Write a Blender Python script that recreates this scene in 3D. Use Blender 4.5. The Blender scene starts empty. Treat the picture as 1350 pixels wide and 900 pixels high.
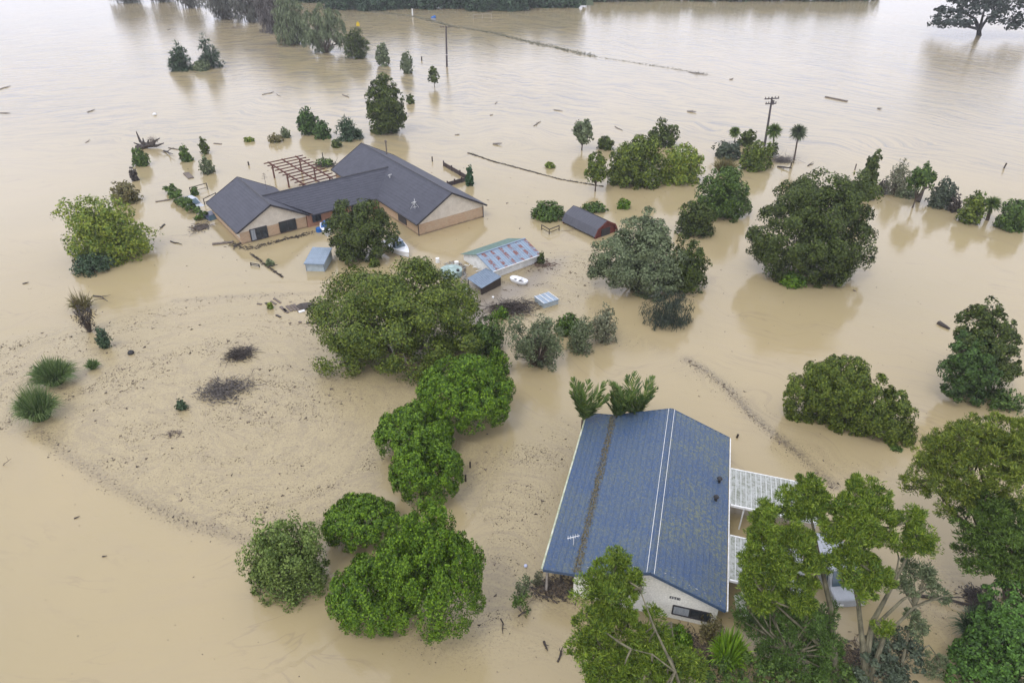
import bpy, math, random
import numpy as np
from mathutils import Vector
SC = bpy.context.scene
COL = SC.collection
R = math.radians
# ------------------------------------------------------------------ camera, sky, sun, exposure
FPX, PITCH, CAMH = 925.0, R(33.2), 35.0
cam = bpy.data.objects.new('camera', bpy.data.cameras.new('camera'))
COL.objects.link(cam); SC.camera = cam
cam.location = (0, 0, CAMH); cam.rotation_euler = (math.pi / 2 - PITCH, 0, 0)
cam.data.sensor_width = 36.0; cam.data.lens = FPX / 1350 * 36
cam.data.clip_start = 0.5; cam.data.clip_end = 6000
SUN_EL, SUN_AZ = R(58), R(215)
world = bpy.data.worlds.new('World'); SC.world = world; world.use_nodes = True
nt = world.node_tree; nt.nodes.clear()
wo = nt.nodes.new('ShaderNodeOutputWorld'); bg = nt.nodes.new('ShaderNodeBackground')
sky = nt.nodes.new('ShaderNodeTexSky'); sky.sky_type = 'NISHITA'; sky.sun_disc = False
sky.sun_elevation = SUN_EL; sky.sun_rotation = SUN_AZ; sky.dust_density = 3.0
hs = nt.nodes.new('ShaderNodeHueSaturation'); hs.inputs['Saturation'].default_value = 0.13
nt.links.new(sky.outputs[0], hs.inputs['Color'])
tc = nt.nodes.new('ShaderNodeTexCoord'); mp = nt.nodes.new('ShaderNodeMapping'); mp.inputs['Scale'].default_value = (1, 1, 2.6)
cn = nt.nodes.new('ShaderNodeTexNoise'); cn.inputs['Scale'].default_value = 2.6; cn.inputs['Detail'].default_value = 4
cr = nt.nodes.new('ShaderNodeMapRange'); cr.inputs[1].default_value = .3; cr.inputs[2].default_value = .7; cr.inputs[3].default_value = .82; cr.inputs[4].default_value = 1.2
mx = nt.nodes.new('ShaderNodeMix'); mx.data_type = 'RGBA'; mx.blend_type = 'MULTIPLY'; mx.inputs[0].default_value = 1
nt.links.new(tc.outputs['Generated'], mp.inputs[0]); nt.links.new(mp.outputs[0], cn.inputs[0]); nt.links.new(cn.outputs['Fac'], cr.inputs[0])
nt.links.new(cr.outputs[0], mx.inputs[7])
ov = nt.nodes.new('ShaderNodeMix'); ov.data_type = 'RGBA'; ov.inputs[0].default_value = .8; ov.inputs[7].default_value = (8.4, 8.65, 10.2, 1)   # cloud layer over the clear sky
nt.links.new(hs.outputs[0], ov.inputs[6]); nt.links.new(ov.outputs[2], mx.inputs[6])
sx_ = nt.nodes.new('ShaderNodeSeparateXYZ'); nt.links.new(tc.outputs['Generated'], sx_.inputs[0])   # brighter cloud low down
hz = nt.nodes.new('ShaderNodeMapRange'); nt.links.new(sx_.outputs[2], hz.inputs[0])
for i_, v_ in enumerate((.2, .75, 1.16, .95)): hz.inputs[i_ + 1].default_value = v_
m2 = nt.nodes.new('ShaderNodeMix'); m2.data_type = 'RGBA'; m2.blend_type = 'MULTIPLY'; m2.inputs[0].default_value = 1
nt.links.new(mx.outputs[2], m2.inputs[6]); nt.links.new(hz.outputs[0], m2.inputs[7])
nt.links.new(m2.outputs[2], bg.inputs[0]); bg.inputs[1].default_value = 0.14
nt.links.new(bg.outputs[0], wo.inputs[0])
sl = bpy.data.lights.new('sun', 'SUN'); sl.energy = 1.0; sl.angle = R(18); sl.color = (1, .97, .92)
so = bpy.data.objects.new('sun', sl); COL.objects.link(so)
sd = Vector((math.sin(SUN_AZ) * math.cos(SUN_EL), math.cos(SUN_AZ) * math.cos(SUN_EL), math.sin(SUN_EL)))
so.rotation_euler = sd.to_track_quat('Z', 'Y').to_euler(); so.location = (0, 0, 60)
vs = SC.view_settings; vs.view_transform = 'Standard'; vs.look = 'None'; vs.gamma = 1; vs.exposure = 0.28; vs.use_curve_mapping = False
SC.cycles.max_bounces = 6; SC.cycles.transparent_max_bounces = 6; SC.cycles.volume_bounces = 0
# ------------------------------------------------------------------ camera geometry: where a sight line meets a level
def ray(px, py):
    u = (px - 675) / FPX; v = (450 - py) / FPX
    c, s = math.cos(PITCH), math.sin(PITCH)
    return np.array([u, c + v * s, -s + v * c])
def at(px, py, z=0.0):
    d = ray(px, py); t = (z - CAMH) / d[2]
    return np.array([d[0] * t, d[1] * t, z])
def proj(P):
    P = np.atleast_2d(P); c, s = math.cos(PITCH), math.sin(PITCH)
    dz = P[:, 2] - CAMH
    dep = P[:, 1] * c - dz * s; up = P[:, 1] * s + dz * c
    return np.stack([675 + FPX * P[:, 0] / dep, 450 - FPX * up / dep, dep], 1)
def pxm(p): return FPX / proj(np.array(p))[0, 2]      # photo pixels per metre
# ------------------------------------------------------------------ object helpers
def link(o, parent=None):
    COL.objects.link(o)
    if parent is not None: o.parent = parent
    return o
def tag(o, label=None, cat=None, group=None, kind=None):
    if label: o['label'] = label
    if cat: o['category'] = cat
    if group: o['group'] = group
    if kind: o['kind'] = kind
    return o
def thing(name, label, cat, loc, rz=0.0, group=None):
    o = bpy.data.objects.new(name, None); o.empty_display_size = .3
    o.location = tuple(loc); o.rotation_euler = (0, 0, rz)
    return tag(link(o), label, cat, group)
def mesh_np(name, V, F, mat, parent=None, smooth=False):
    me = bpy.data.meshes.new(name); V = np.asarray(V, np.float32); F = np.asarray(F, np.int32)
    k = F.shape[1]; me.vertices.add(len(V)); me.vertices.foreach_set('co', V.ravel())
    me.loops.add(F.size); me.loops.foreach_set('vertex_index', F.ravel())
    me.polygons.add(len(F)); me.polygons.foreach_set('loop_start', np.arange(0, F.size, k, dtype=np.int32))
    me.update(calc_edges=True)
    if smooth: me.polygons.foreach_set('use_smooth', np.ones(len(F), bool))
    me.materials.append(mat)
    return link(bpy.data.objects.new(name, me), parent)
class MB:
    def __init__(s): s.v = []; s.f = []; s.sm = False
    def poly(s, pts):
        b = len(s.v); s.v += [tuple(map(float, p)) for p in pts]; s.f.append(tuple(range(b, b + len(pts)))); return s
    def slab(s, pts, th):           # polygon given a thickness straight down
        b = len(s.v); n = len(pts)
        s.v += [tuple(map(float, p)) for p in pts] + [(float(p[0]), float(p[1]), float(p[2]) - th) for p in pts]
        s.f.append(tuple(range(b, b + n))); s.f.append(tuple(range(b + 2 * n - 1, b + n - 1, -1)))
        for i in range(n): j = (i + 1) % n; s.f.append((b + i, b + n + i, b + n + j, b + j))
        return s
    def prism(s, pts, d):           # polygon pushed along vector d
        b = len(s.v); n = len(pts); d = np.array(d, float)
        s.v += [tuple(map(float, p)) for p in pts] + [tuple(map(float, np.array(p, float) + d)) for p in pts]
        s.f.append(tuple(range(b, b + n))); s.f.append(tuple(range(b + 2 * n - 1, b + n - 1, -1)))
        for i in range(n): j = (i + 1) % n; s.f.append((b + i, b + n + i, b + n + j, b + j))
        return s
    def box(s, x0, y0, z0, x1, y1, z1):
        return s.slab([(x0, y0, z1), (x1, y0, z1), (x1, y1, z1), (x0, y1, z1)], z1 - z0)
    def bar(s, p, q, w, h=None, up=(0, 0, 1)):
        h = h or w; p = np.array(p, float); q = np.array(q, float); d = q - p; d /= np.linalg.norm(d) + 1e-9
        up = np.array(up, float)
        if abs(d @ up) > .98: up = np.array([0, 1., 0])
        a = np.cross(d, up); a /= np.linalg.norm(a); c = np.cross(a, d)
        pts = [p + a * w / 2 * i + c * h / 2 * j for i, j in ((1, 1), (-1, 1), (-1, -1), (1, -1))]
        return s.prism(pts, q - p)
    def tube(s, pts, rad, n=7, cap=True):
        pts = [np.array(p, float) for p in pts]; m = len(pts)
        if np.isscalar(rad): rad = [rad] * m
        b = len(s.v)
        for i, p in enumerate(pts):
            d = pts[min(i + 1, m - 1)] - pts[max(i - 1, 0)]; d /= np.linalg.norm(d) + 1e-9
            up = np.array([0, 0, 1.]) if abs(d[2]) < .9 else np.array([1., 0, 0])
            a = np.cross(d, up); a /= np.linalg.norm(a); c = np.cross(a, d)
            for k in range(n):
                t = 2 * math.pi * k / n; s.v.append(tuple(p + rad[i] * (a * math.cos(t) + c * math.sin(t))))
        for i in range(m - 1):
            for k in range(n):
                k2 = (k + 1) % n; s.f.append((b + i * n + k, b + i * n + k2, b + (i + 1) * n + k2, b + (i + 1) * n + k))
        if cap:
            s.f.append(tuple(b + k for k in range(n - 1, -1, -1))); s.f.append(tuple(b + (m - 1) * n + k for k in range(n)))
        return s
    def loft(s, rings, cap=True):
        b = len(s.v); n = len(rings[0])
        for r_ in rings: s.v += [tuple(map(float, p)) for p in r_]
        for i in range(len(rings) - 1):
            for k in range(n):
                k2 = (k + 1) % n; s.f.append((b + i * n + k, b + i * n + k2, b + (i + 1) * n + k2, b + (i + 1) * n + k))
        if cap:
            s.f.append(tuple(b + k for k in range(n - 1, -1, -1))); s.f.append(tuple(b + (len(rings) - 1) * n + k for k in range(n)))
        return s
    def build(s, name, mat, parent=None, smooth=False):
        me = bpy.data.meshes.new(name); me.from_pydata(s.v, [], s.f); me.update()
        if smooth:
            for p in me.polygons: p.use_smooth = True
        me.materials.append(mat)
        return link(bpy.data.objects.new(name, me), parent)
# ------------------------------------------------------------------ materials
MATS = {}
def nodes_of(name):
    m = bpy.data.materials.new(name); m.use_nodes = True; t = m.node_tree
    return m, t, t.nodes['Principled BSDF']
def N(t, typ, **kw):
    n = t.nodes.new(typ)
    for k, v in kw.items():
        if k.startswith('i_'): n.inputs[k[2:].replace('_', ' ')].default_value = v
        else: setattr(n, k, v)
    return n
def mixc(t, fac, a, b, blend='MIX'):
    m = t.nodes.new('ShaderNodeMix'); m.data_type = 'RGBA'; m.blend_type = blend
    for sock, v in ((m.inputs[0], fac), (m.inputs[6], a), (m.inputs[7], b)):
        if hasattr(v, 'links') or isinstance(v, bpy.types.NodeSocket): t.links.new(v, sock)
        elif isinstance(v, (int, float)): sock.default_value = v
        else: sock.default_value = (*v, 1)
    return m.outputs[2]
def rng_(t, v, a, b, c=0., d=1.):
    m = t.nodes.new('ShaderNodeMapRange'); t.links.new(v, m.inputs[0])
    for i, x in enumerate((a, b, c, d)): m.inputs[i + 1].default_value = x
    return m.outputs[0]
def noise(t, co, scale, detail=3, rough=.55, dist=0.):
    n = N(t, 'ShaderNodeTexNoise'); n.inputs['Scale'].default_value = scale; n.inputs['Detail'].default_value = detail
    n.inputs['Roughness'].default_value = rough; n.inputs['Distortion'].default_value = dist
    if co is not None: t.links.new(co, n.inputs['Vector'])
    return n.outputs['Fac']
def coords(t, scale=(1, 1, 1)):
    c = N(t, 'ShaderNodeTexCoord'); m = N(t, 'ShaderNodeMapping'); m.inputs['Scale'].default_value = scale
    t.links.new(c.outputs['Object'], m.inputs[0]); return m.outputs[0]
def mat(name, col, col2=None, scale=3., rough=.7, metal=0., bump=0., fine=40., stretch=(1, 1, 1), lo=.35, hi=.65, spec=.4):
    """a weathered surface: two tones blended by noise, fine grain, bump"""
    if name in MATS: return MATS[name]
    m, t, b = nodes_of(name); col2 = col2 or tuple(c * .7 for c in col)
    co = coords(t, stretch); f = rng_(t, noise(t, co, scale, 5, .6), lo, hi)
    c = mixc(t, f, col, col2); g = rng_(t, noise(t, co, fine, 2), .3, .7, .86, 1.14)
    c = mixc(t, 1., c, g, 'MULTIPLY') if False else c
    mm = t.nodes.new('ShaderNodeMix'); mm.data_type = 'RGBA'; mm.blend_type = 'MULTIPLY'; mm.inputs[0].default_value = 1
    t.links.new(c, mm.inputs[6]); t.links.new(g, mm.inputs[7]); t.links.new(mm.outputs[2], b.inputs['Base Color'])
    b.inputs['Roughness'].default_value = rough; b.inputs['Metallic'].default_value = metal; b.inputs['Specular IOR Level'].default_value = spec
    if bump:
        bp = N(t, 'ShaderNodeBump'); bp.inputs['Strength'].default_value = bump; bp.inputs['Distance'].default_value = .02
        t.links.new(noise(t, co, fine * .5, 4), bp.inputs['Height']); t.links.new(bp.outputs[0], b.inputs['Normal'])
    MATS[name] = m; return m
def leafmat(name, a, b_, tip=None, tr=.1, nscale=1.1):
    """foliage: each leaf its own tone, larger clumps drifting between two greens"""
    if name in MATS: return MATS[name]
    m, t, b = nodes_of(name); gm = N(t, 'ShaderNodeNewGeometry'); rnd = gm.outputs['Random Per Island']
    co = coords(t); f = rng_(t, noise(t, co, nscale, 3), .35, .65)
    c = mixc(t, f, a, b_)
    c = mixc(t, rng_(t, rnd, .25, 1., 0, .9), c, tip or tuple(min(1, x * 1.6) for x in a))
    v = rng_(t, noise(t, co, 11., 2), .3, .7, .7, 1.3)
    mm = t.nodes.new('ShaderNodeMix'); mm.data_type = 'RGBA'; mm.blend_type = 'MULTIPLY'; mm.inputs[0].default_value = 1
    t.links.new(c, mm.inputs[6]); t.links.new(v, mm.inputs[7])
    t.links.new(mm.outputs[2], b.inputs['Base Color']); b.inputs['Roughness'].default_value = .6; b.inputs['Specular IOR Level'].default_value = .3
    tl = N(t, 'ShaderNodeBsdfTranslucent'); t.links.new(mm.outputs[2], tl.inputs[0]); ms = N(t, 'ShaderNodeMixShader'); ms.inputs[0].default_value = tr
    t.links.new(b.outputs[0], ms.inputs[1]); t.links.new(tl.outputs[0], ms.inputs[2])
    t.links.new(ms.outputs[0], t.nodes['Material Output'].inputs[0])
    MATS[name] = m; return m
L_BRIGHT = leafmat('leaf_bright', (.07, .15, .007), (.022, .062, .004), (.18, .30, .012), nscale=2.5)
L_OLIVE = leafmat('leaf_olive', (.075, .115, .012), (.03, .055, .008), (.18, .225, .022))
L_DARK = leafmat('leaf_dark', (.045, .068, .010), (.022, .038, .008), (.10, .135, .018))
L_MID = leafmat('leaf_mid', (.052, .10, .015), (.028, .058, .012), (.12, .19, .028))
L_GREY = leafmat('leaf_grey', (.11, .14, .062), (.06, .085, .04), (.2, .24, .12))
L_PALE = leafmat('leaf_pale', (.14, .15, .085), (.09, .1, .055), (.24, .25, .15))
L_YEL = leafmat('leaf_yellow', (.15, .2, .022), (.07, .13, .018), (.28, .32, .035))
L_WATTLE = leafmat('leaf_wattle', (.105, .175, .016), (.04, .085, .01), (.24, .31, .028))
L_BROWN = leafmat('leaf_brown', (.14, .11, .04), (.09, .08, .03), (.2, .19, .07))
L_BLUE = leafmat('leaf_blue', (.045, .085, .038), (.028, .056, .028), (.085, .13, .06))
L_FAR = leafmat('leaf_far', (.05, .08, .035), (.032, .06, .04), (.085, .13, .07))
L_FARGREY = leafmat('leaf_far_grey', (.09, .095, .075), (.055, .06, .05), (.14, .14, .11))
L_GRASS = leafmat('leaf_grass', (.10, .17, .045), (.055, .11, .03), (.2, .26, .09))
L_PALM = leafmat('leaf_palm', (.08, .14, .025), (.04, .085, .02), (.17, .22, .04))
L_TWIG = leafmat('leaf_dead', (.05, .038, .03), (.03, .025, .022), (.1, .085, .07), tr=0.)
M_BARK = mat('bark', (.12, .09, .065), (.05, .038, .03), 4, .9, bump=.6, fine=30, stretch=(1, 1, .3))
M_BARKP = mat('bark_pale', (.17, .155, .095), (.065, .06, .035), 3, .85, bump=.5, fine=25, stretch=(1, 1, .4))
M_WET = mat('wet_wood', (.055, .04, .03), (.028, .022, .018), 5, .55, bump=.4)
M_GREYWOOD = mat('grey_wood', (.2, .16, .13), (.1, .08, .065), 5, .8, bump=.4)
# ------------------------------------------------------------------ numpy noise
def vnoise(x, y, seed=0):
    xi = np.floor(x).astype(np.int64); yi = np.floor(y).astype(np.int64); fx = x - xi; fy = y - yi
    fx = fx * fx * (3 - 2 * fx); fy = fy * fy * (3 - 2 * fy)
    def h(a, b):
        n = (a * 374761393 + b * 668265263 + seed * 974634777) & 0xffffffff
        n = ((n ^ (n >> 13)) * 1274126177) & 0xffffffff
        return ((n ^ (n >> 16)) & 0xffff) / 65535.
    return (h(xi, yi) * (1 - fx) + h(xi + 1, yi) * fx) * (1 - fy) + (h(xi, yi + 1) * (1 - fx) + h(xi + 1, yi + 1) * fx) * fy
def fbm(x, y, o=4, seed=0):
    s = 0; a = .5; t = 0
    for i in range(o): s = s + a * vnoise(x * 2 ** i, y * 2 ** i, seed + i); t += a; a *= .5
    return s / t
def sdpoly(X, Y, poly):
    """signed distance, positive inside"""
    d = np.full(X.shape, 1e9); ins = np.zeros(X.shape, bool); n = len(poly)
    for i in range(n):
        x1, y1 = poly[i]; x2, y2 = poly[(i + 1) % n]; ex, ey = x2 - x1, y2 - y1
        t = np.clip(((X - x1) * ex + (Y - y1) * ey) / (ex * ex + ey * ey + 1e-9), 0, 1)
        d = np.minimum(d, np.hypot(X - x1 - t * ex, Y - y1 - t * ey))
        c = ((y1 > Y) != (y2 > Y)) & (X < (x2 - x1) * (Y - y1) / (y2 - y1 + 1e-12) + x1); ins ^= c
    return np.where(ins, d, -d)
def wpoly(pts): return [tuple(at(*p)[:2]) for p in pts]
def wline(X, Y, pts):
    d = np.full(X.shape, 1e9); p = wpoly(pts)
    for (x1, y1), (x2, y2) in zip(p[:-1], p[1:]):
        ex, ey = x2 - x1, y2 - y1; t = np.clip(((X - x1) * ex + (Y - y1) * ey) / (ex * ex + ey * ey + 1e-9), 0, 1)
        d = np.minimum(d, np.hypot(X - x1 - t * ex, Y - y1 - t * ey))
    return d
# ------------------------------------------------------------------ the flood water
RAFT = wpoly([(-60, 470), (0, 455), (70, 430), (150, 415), (230, 395), (330, 388), (432, 386), (470, 420), (520, 480), (560, 500), (520, 560), (520, 640), (440, 690), (335, 712), (250, 690), (150, 640), (90, 600), (50, 568), (-60, 562)])
RAFT2 = wpoly([(600, 575), (650, 590), (700, 575), (745, 555), (775, 560), (755, 610), (735, 680), (722, 745), (760, 775), (765, 795), (700, 800), (690, 830), (755, 850), (770, 880), (700, 872), (610, 868), (540, 850), (520, 830), (600, 780), (640, 700), (590, 640)])
RAFT3 = wpoly([(560, 345), (612, 372), (640, 360), (720, 335), (790, 325), (800, 370), (770, 400), (700, 430), (640, 470), (600, 470), (560, 400)])
RAFT4 = wpoly([(770, 395), (850, 445), (920, 470), (975, 500), (1040, 560), (1110, 600), (1190, 620), (1180, 680), (1080, 650), (1030, 605), (980, 555), (930, 510), (870, 470), (780, 450)])
RAFT5 = wpoly([(1215, 720), (1270, 760), (1260, 800), (1290, 870), (1250, 890), (1190, 800)])
MUDP = wpoly([(598, 352), (640, 380), (705, 352), (740, 340), (728, 360), (690, 395), (640, 420), (615, 440), (590, 400)])
LINE4 = [(905, 473), (930, 487), (960, 512), (990, 545), (1025, 575), (1060, 603), (1100, 640)]
EDGE1 = [(50, 566), (90, 600), (150, 640), (250, 690), (335, 712), (440, 690)]
EDGE0 = [(230, 396), (330, 389), (432, 386), (520, 388)]
VORT = at(272, 560)[:2]
def flowvec(X, Y):
    dx, dy = X - VORT[0], Y - VORT[1]; r = np.hypot(dx * .8, dy * 1.1); th = np.arctan2(dy, dx)
    wv = fbm(X * .12 + 3, Y * .12, 3, 5) * 5
    a = np.stack([r + wv + th * .8 * 0, np.cos(th) * 5 + 50, np.sin(th) * 5], -1)
    # elsewhere the streaks run across the view, bending down to the right
    b = np.stack([Y + .35 * X + wv * 2.2 + .004 * X * X, X * .13, 0 * X], -1)
    dx2, dy2 = X - 6., Y - 21.; c2 = np.hypot(dx2 * 1.3, dy2)
    w = np.clip((27 - np.hypot(dx, dy)) / 8, 0, 1)[..., None]
    return np.where(w > .5, a, b), w[..., 0]
def fields(X, Y):
    wig = (fbm(X * .35, Y * .35, 4, 1) - .5) * 5
    wig2 = (fbm(X * 1.3, Y * 1.3, 3, 2) - .5) * 1.4
    ed = lambda d, soft: np.clip(d / soft + .5, 0, 1)
    s1 = ed(sdpoly(X, Y, RAFT) + wig * .35 + wig2 * .6, 1.6)
    far = np.clip((Y - 48) / 16, 0, 1); s1 = s1 * (1 - .6 * far)
    s2 = ed(sdpoly(X, Y, RAFT2) + wig * .5 + wig2 * .5, 2.0) * .95
    s3 = ed(sdpoly(X, Y, RAFT3) + wig * .6, 3.) * .75
    s4 = ed(sdpoly(X, Y, RAFT4) + wig * .6, 2.5) * .55
    s5 = ed(sdpoly(X, Y, RAFT5) + wig * .3, 1.5) * .8
    scum = np.maximum.reduce([s1, s2, s3, s4, s5])
    l4 = np.exp(-(np.abs(wline(X, Y, LINE4) + wig * .06) / .36) ** 1.5)
    e1 = np.exp(-(wline(X, Y, EDGE1) / .5) ** 2) * .55
    e0 = np.exp(-(wline(X, Y, EDGE0) / .35) ** 2) * .4
    dark = np.clip(l4 * (.35 + .65 * fbm(X * .8, Y * .8, 3, 9)) * 1.3 + e1 + e0, 0, 1)
    mud = ed(sdpoly(X, Y, MUDP) + wig * .5, 2.5)
    return scum, dark, mud
def axis_grid(lo, hi, step, out):
    a = np.arange(lo, hi + step / 2, step); g = []; x, d = hi, step
    while x < out: d *= 1.35; x += d; g.append(x)
    h = []; x, d = lo, step
    while x > -out: d *= 1.35; x -= d; h.append(x)
    return np.concatenate([h[::-1], a, g])
gx = axis_grid(-52, 45, .34, 3000); gy = axis_grid(14, 105, .34, 3000)
GX, GY = np.meshgrid(gx, gy); nx, ny = len(gx), len(gy)
V = np.stack([GX.ravel(), GY.ravel(), np.zeros(nx * ny)], 1)
I = (np.arange(ny - 1)[:, None] * nx + np.arange(nx - 1)[None]).ravel()
Fq = np.stack([I, I + 1, I + 1 + nx, I + nx], 1)
def water_material():
    m, t, b = nodes_of('flood_water_mat'); lk = t.links.new
    A = lambda nm: N(t, 'ShaderNodeAttribute', attribute_name=nm)
    geo = N(t, 'ShaderNodeNewGeometry'); P = geo.outputs['Position']
    flow = A('flow').outputs['Vector']; scum = A('scum').outputs['Fac']; dark = A('dark').outputs['Fac']; mud = A('mud').outputs['Fac']; rip = A('ripple').outputs['Fac']
    big = rng_(t, noise(t, P, .035, 4, .5, .6), .38, .62)
    base = mixc(t, big, (.372, .297, .162), (.34, .276, .15))
    # silt streaks drifting with the flow
    st = rng_(t, noise(t, flow, .55, 6, .68, .4), .45, .66, 0, .22)
    base = mixc(t, st, base, (.33, .265, .17))
    ln = N(t, 'ShaderNodeMath', operation='SUBTRACT'); lk(noise(t, flow, .42, 4, .55, .3), ln.inputs[0]); ln.inputs[1].default_value = .5
    la = N(t, 'ShaderNodeMath', operation='ABSOLUTE'); lk(ln.outputs[0], la.inputs[0])
    lp = N(t, 'ShaderNodeMath', operation='MULTIPLY'); lk(rng_(t, la.outputs[0], 0, .016, .5, 0), lp.inputs[0]); lk(rng_(t, noise(t, P, .11, 2), .46, .6), lp.inputs[1])
    base = mixc(t, lp.outputs[0], base, (.26, .205, .13))
    rb = N(t, 'ShaderNodeMath', operation='MULTIPLY'); lk(rng_(t, rip, .45, 1.1), rb.inputs[0]); lk(rng_(t, noise(t, flow, .9, 7, .8, .5), .47, .6, 0, .9), rb.inputs[1])  # ripple shading put into the water colour as grey speckle
    base = mixc(t, rb.outputs[0], base, (.17, .155, .13))
    # floating scum: pale froth and dark bark crumbs
    sn = noise(t, flow, 1.5, 9, .76, .3); pn = noise(t, P, 4.2, 6, .78); pn2 = noise(t, P, 7., 4, .8)
    ms = N(t, 'ShaderNodeMath', operation='MULTIPLY'); lk(scum, ms.inputs[0]); ms.inputs[1].default_value = .8
    froth = mixc(t, rng_(t, sn, .40, .62), (.385, .315, .174), (.33, .268, .146))
    froth = mixc(t, rng_(t, pn, .50, .64, 0, .4), froth, (.22, .175, .12))
    froth = mixc(t, rng_(t, pn2, .53, .62, 0, .8), froth, (.14, .11, .08))
    l2 = N(t, 'ShaderNodeMath', operation='SUBTRACT'); lk(noise(t, flow, .6, 6, .62, .5), l2.inputs[0]); l2.inputs[1].default_value = .5
    l3 = N(t, 'ShaderNodeMath', operation='ABSOLUTE'); lk(l2.outputs[0], l3.inputs[0])
    froth = mixc(t, rng_(t, l3.outputs[0], 0, .035, .45, 0), froth, (.20, .16, .115))
    base = mixc(t, ms.outputs[0], base, froth)
    md = N(t, 'ShaderNodeMath', operation='MULTIPLY'); lk(dark, md.inputs[0]); lk(rng_(t, pn, .38, .62, .1, 1.), md.inputs[1])
    base = mixc(t, md.outputs[0], base, (.10, .08, .062))
    mm = N(t, 'ShaderNodeMath', operation='MULTIPLY'); lk(mud, mm.inputs[0]); mm.inputs[1].default_value = .75
    base = mixc(t, mm.outputs[0], base, (.205, .175, .14))
    lk(base, b.inputs['Base Color'])
    rm = N(t, 'ShaderNodeMapRange'); lk(scum, rm.inputs[0]); rm.inputs[3].default_value = .07; rm.inputs[4].default_value = .36; lk(rm.outputs[0], b.inputs['Roughness'])
    b.inputs['IOR'].default_value = 1.48; b.inputs['Specular IOR Level'].default_value = .5
    mapn = N(t, 'ShaderNodeMapping'); mapn.inputs['Scale'].default_value = (.8, 1.25, 1); mapn.inputs['Rotation'].default_value = (0, 0, R(20)); lk(P, mapn.inputs[0])
    w1 = noise(t, mapn.outputs[0], .7, 6, .72, .6); w2 = noise(t, flow, .5, 3, .6, 1.)
    a1 = N(t, 'ShaderNodeMath', operation='MULTIPLY'); lk(w1, a1.inputs[0]); lk(rip, a1.inputs[1])
    a2 = N(t, 'ShaderNodeMath', operation='MULTIPLY_ADD'); lk(w2, a2.inputs[0]); a2.inputs[1].default_value = .35; lk(a1.outputs[0], a2.inputs[2])
    a3 = N(t, 'ShaderNodeMath', operation='MULTIPLY'); lk(sn, a3.inputs[0]); lk(scum, a3.inputs[1])
    a4 = N(t, 'ShaderNodeMath', operation='MULTIPLY_ADD'); lk(a3.outputs[0], a4.inputs[0]); a4.inputs[1].default_value = .5; lk(a2.outputs[0], a4.inputs[2])
    bp = N(t, 'ShaderNodeBump'); bp.inputs['Strength'].default_value = .8; bp.inputs['Distance'].default_value = .05
    lk(a4.outputs[0], bp.inputs['Height']); lk(bp.outputs[0], b.inputs['Normal'])
    return m
water = mesh_np('flood_water', V, Fq, water_material())
tag(water, 'brown silty flood water covering the whole plain', None, None, 'structure')
scum_, dark_, mud_ = fields(GX, GY)
fv, fw = flowvec(GX, GY)
px_ = proj(V)
rp = .35 + .85 * np.clip((GY - 85) / 50, 0, 1) * (.35 + .9 * fbm(GX * .02, GY * .035, 3, 21))
rp += .35 * np.exp(-(wline(GX, GY, [(930, 165), (1000, 185), (1100, 190), (1230, 205), (1400, 235)]) / 4.5) ** 2)
rp += .35 * np.exp(-(wline(GX, GY, [(-60, 120), (60, 135), (150, 165), (260, 185)]) / 5) ** 2)
rp += .5 * np.exp(-(np.hypot(GX - at(1260, 110)[0], GY - at(1260, 110)[1]) / 35) ** 2)
for nm, arr in (('scum', scum_), ('dark', dark_), ('mud', mud_), ('ripple', rp)):
    at_ = water.data.attributes.new(nm, 'FLOAT', 'POINT'); at_.data.foreach_set('value', arr.ravel().astype(np.float32))
at_ = water.data.attributes.new('flow', 'FLOAT_VECTOR', 'POINT'); at_.data.foreach_set('vector', fv.reshape(-1).astype(np.float32))
# ------------------------------------------------------------------ haze over the plain
def haze():
    mb = MB().box(-420, -12, -1, 420, 520, 46)
    m = bpy.data.materials.new('haze_mat'); m.use_nodes = True; t = m.node_tree; t.nodes.clear()
    o = t.nodes.new('ShaderNodeOutputMaterial'); v = t.nodes.new('ShaderNodeVolumePrincipled')
    v.inputs['Color'].default_value = (.93, .95, .97, 1); v.inputs['Density'].default_value = .00035; v.inputs['Anisotropy'].default_value = .2
    t.links.new(v.outputs[0], o.inputs['Volume'])
    tag(mb.build('haze', m), 'thin pale haze over the flooded plain', None, None, 'stuff')
haze()
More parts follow.
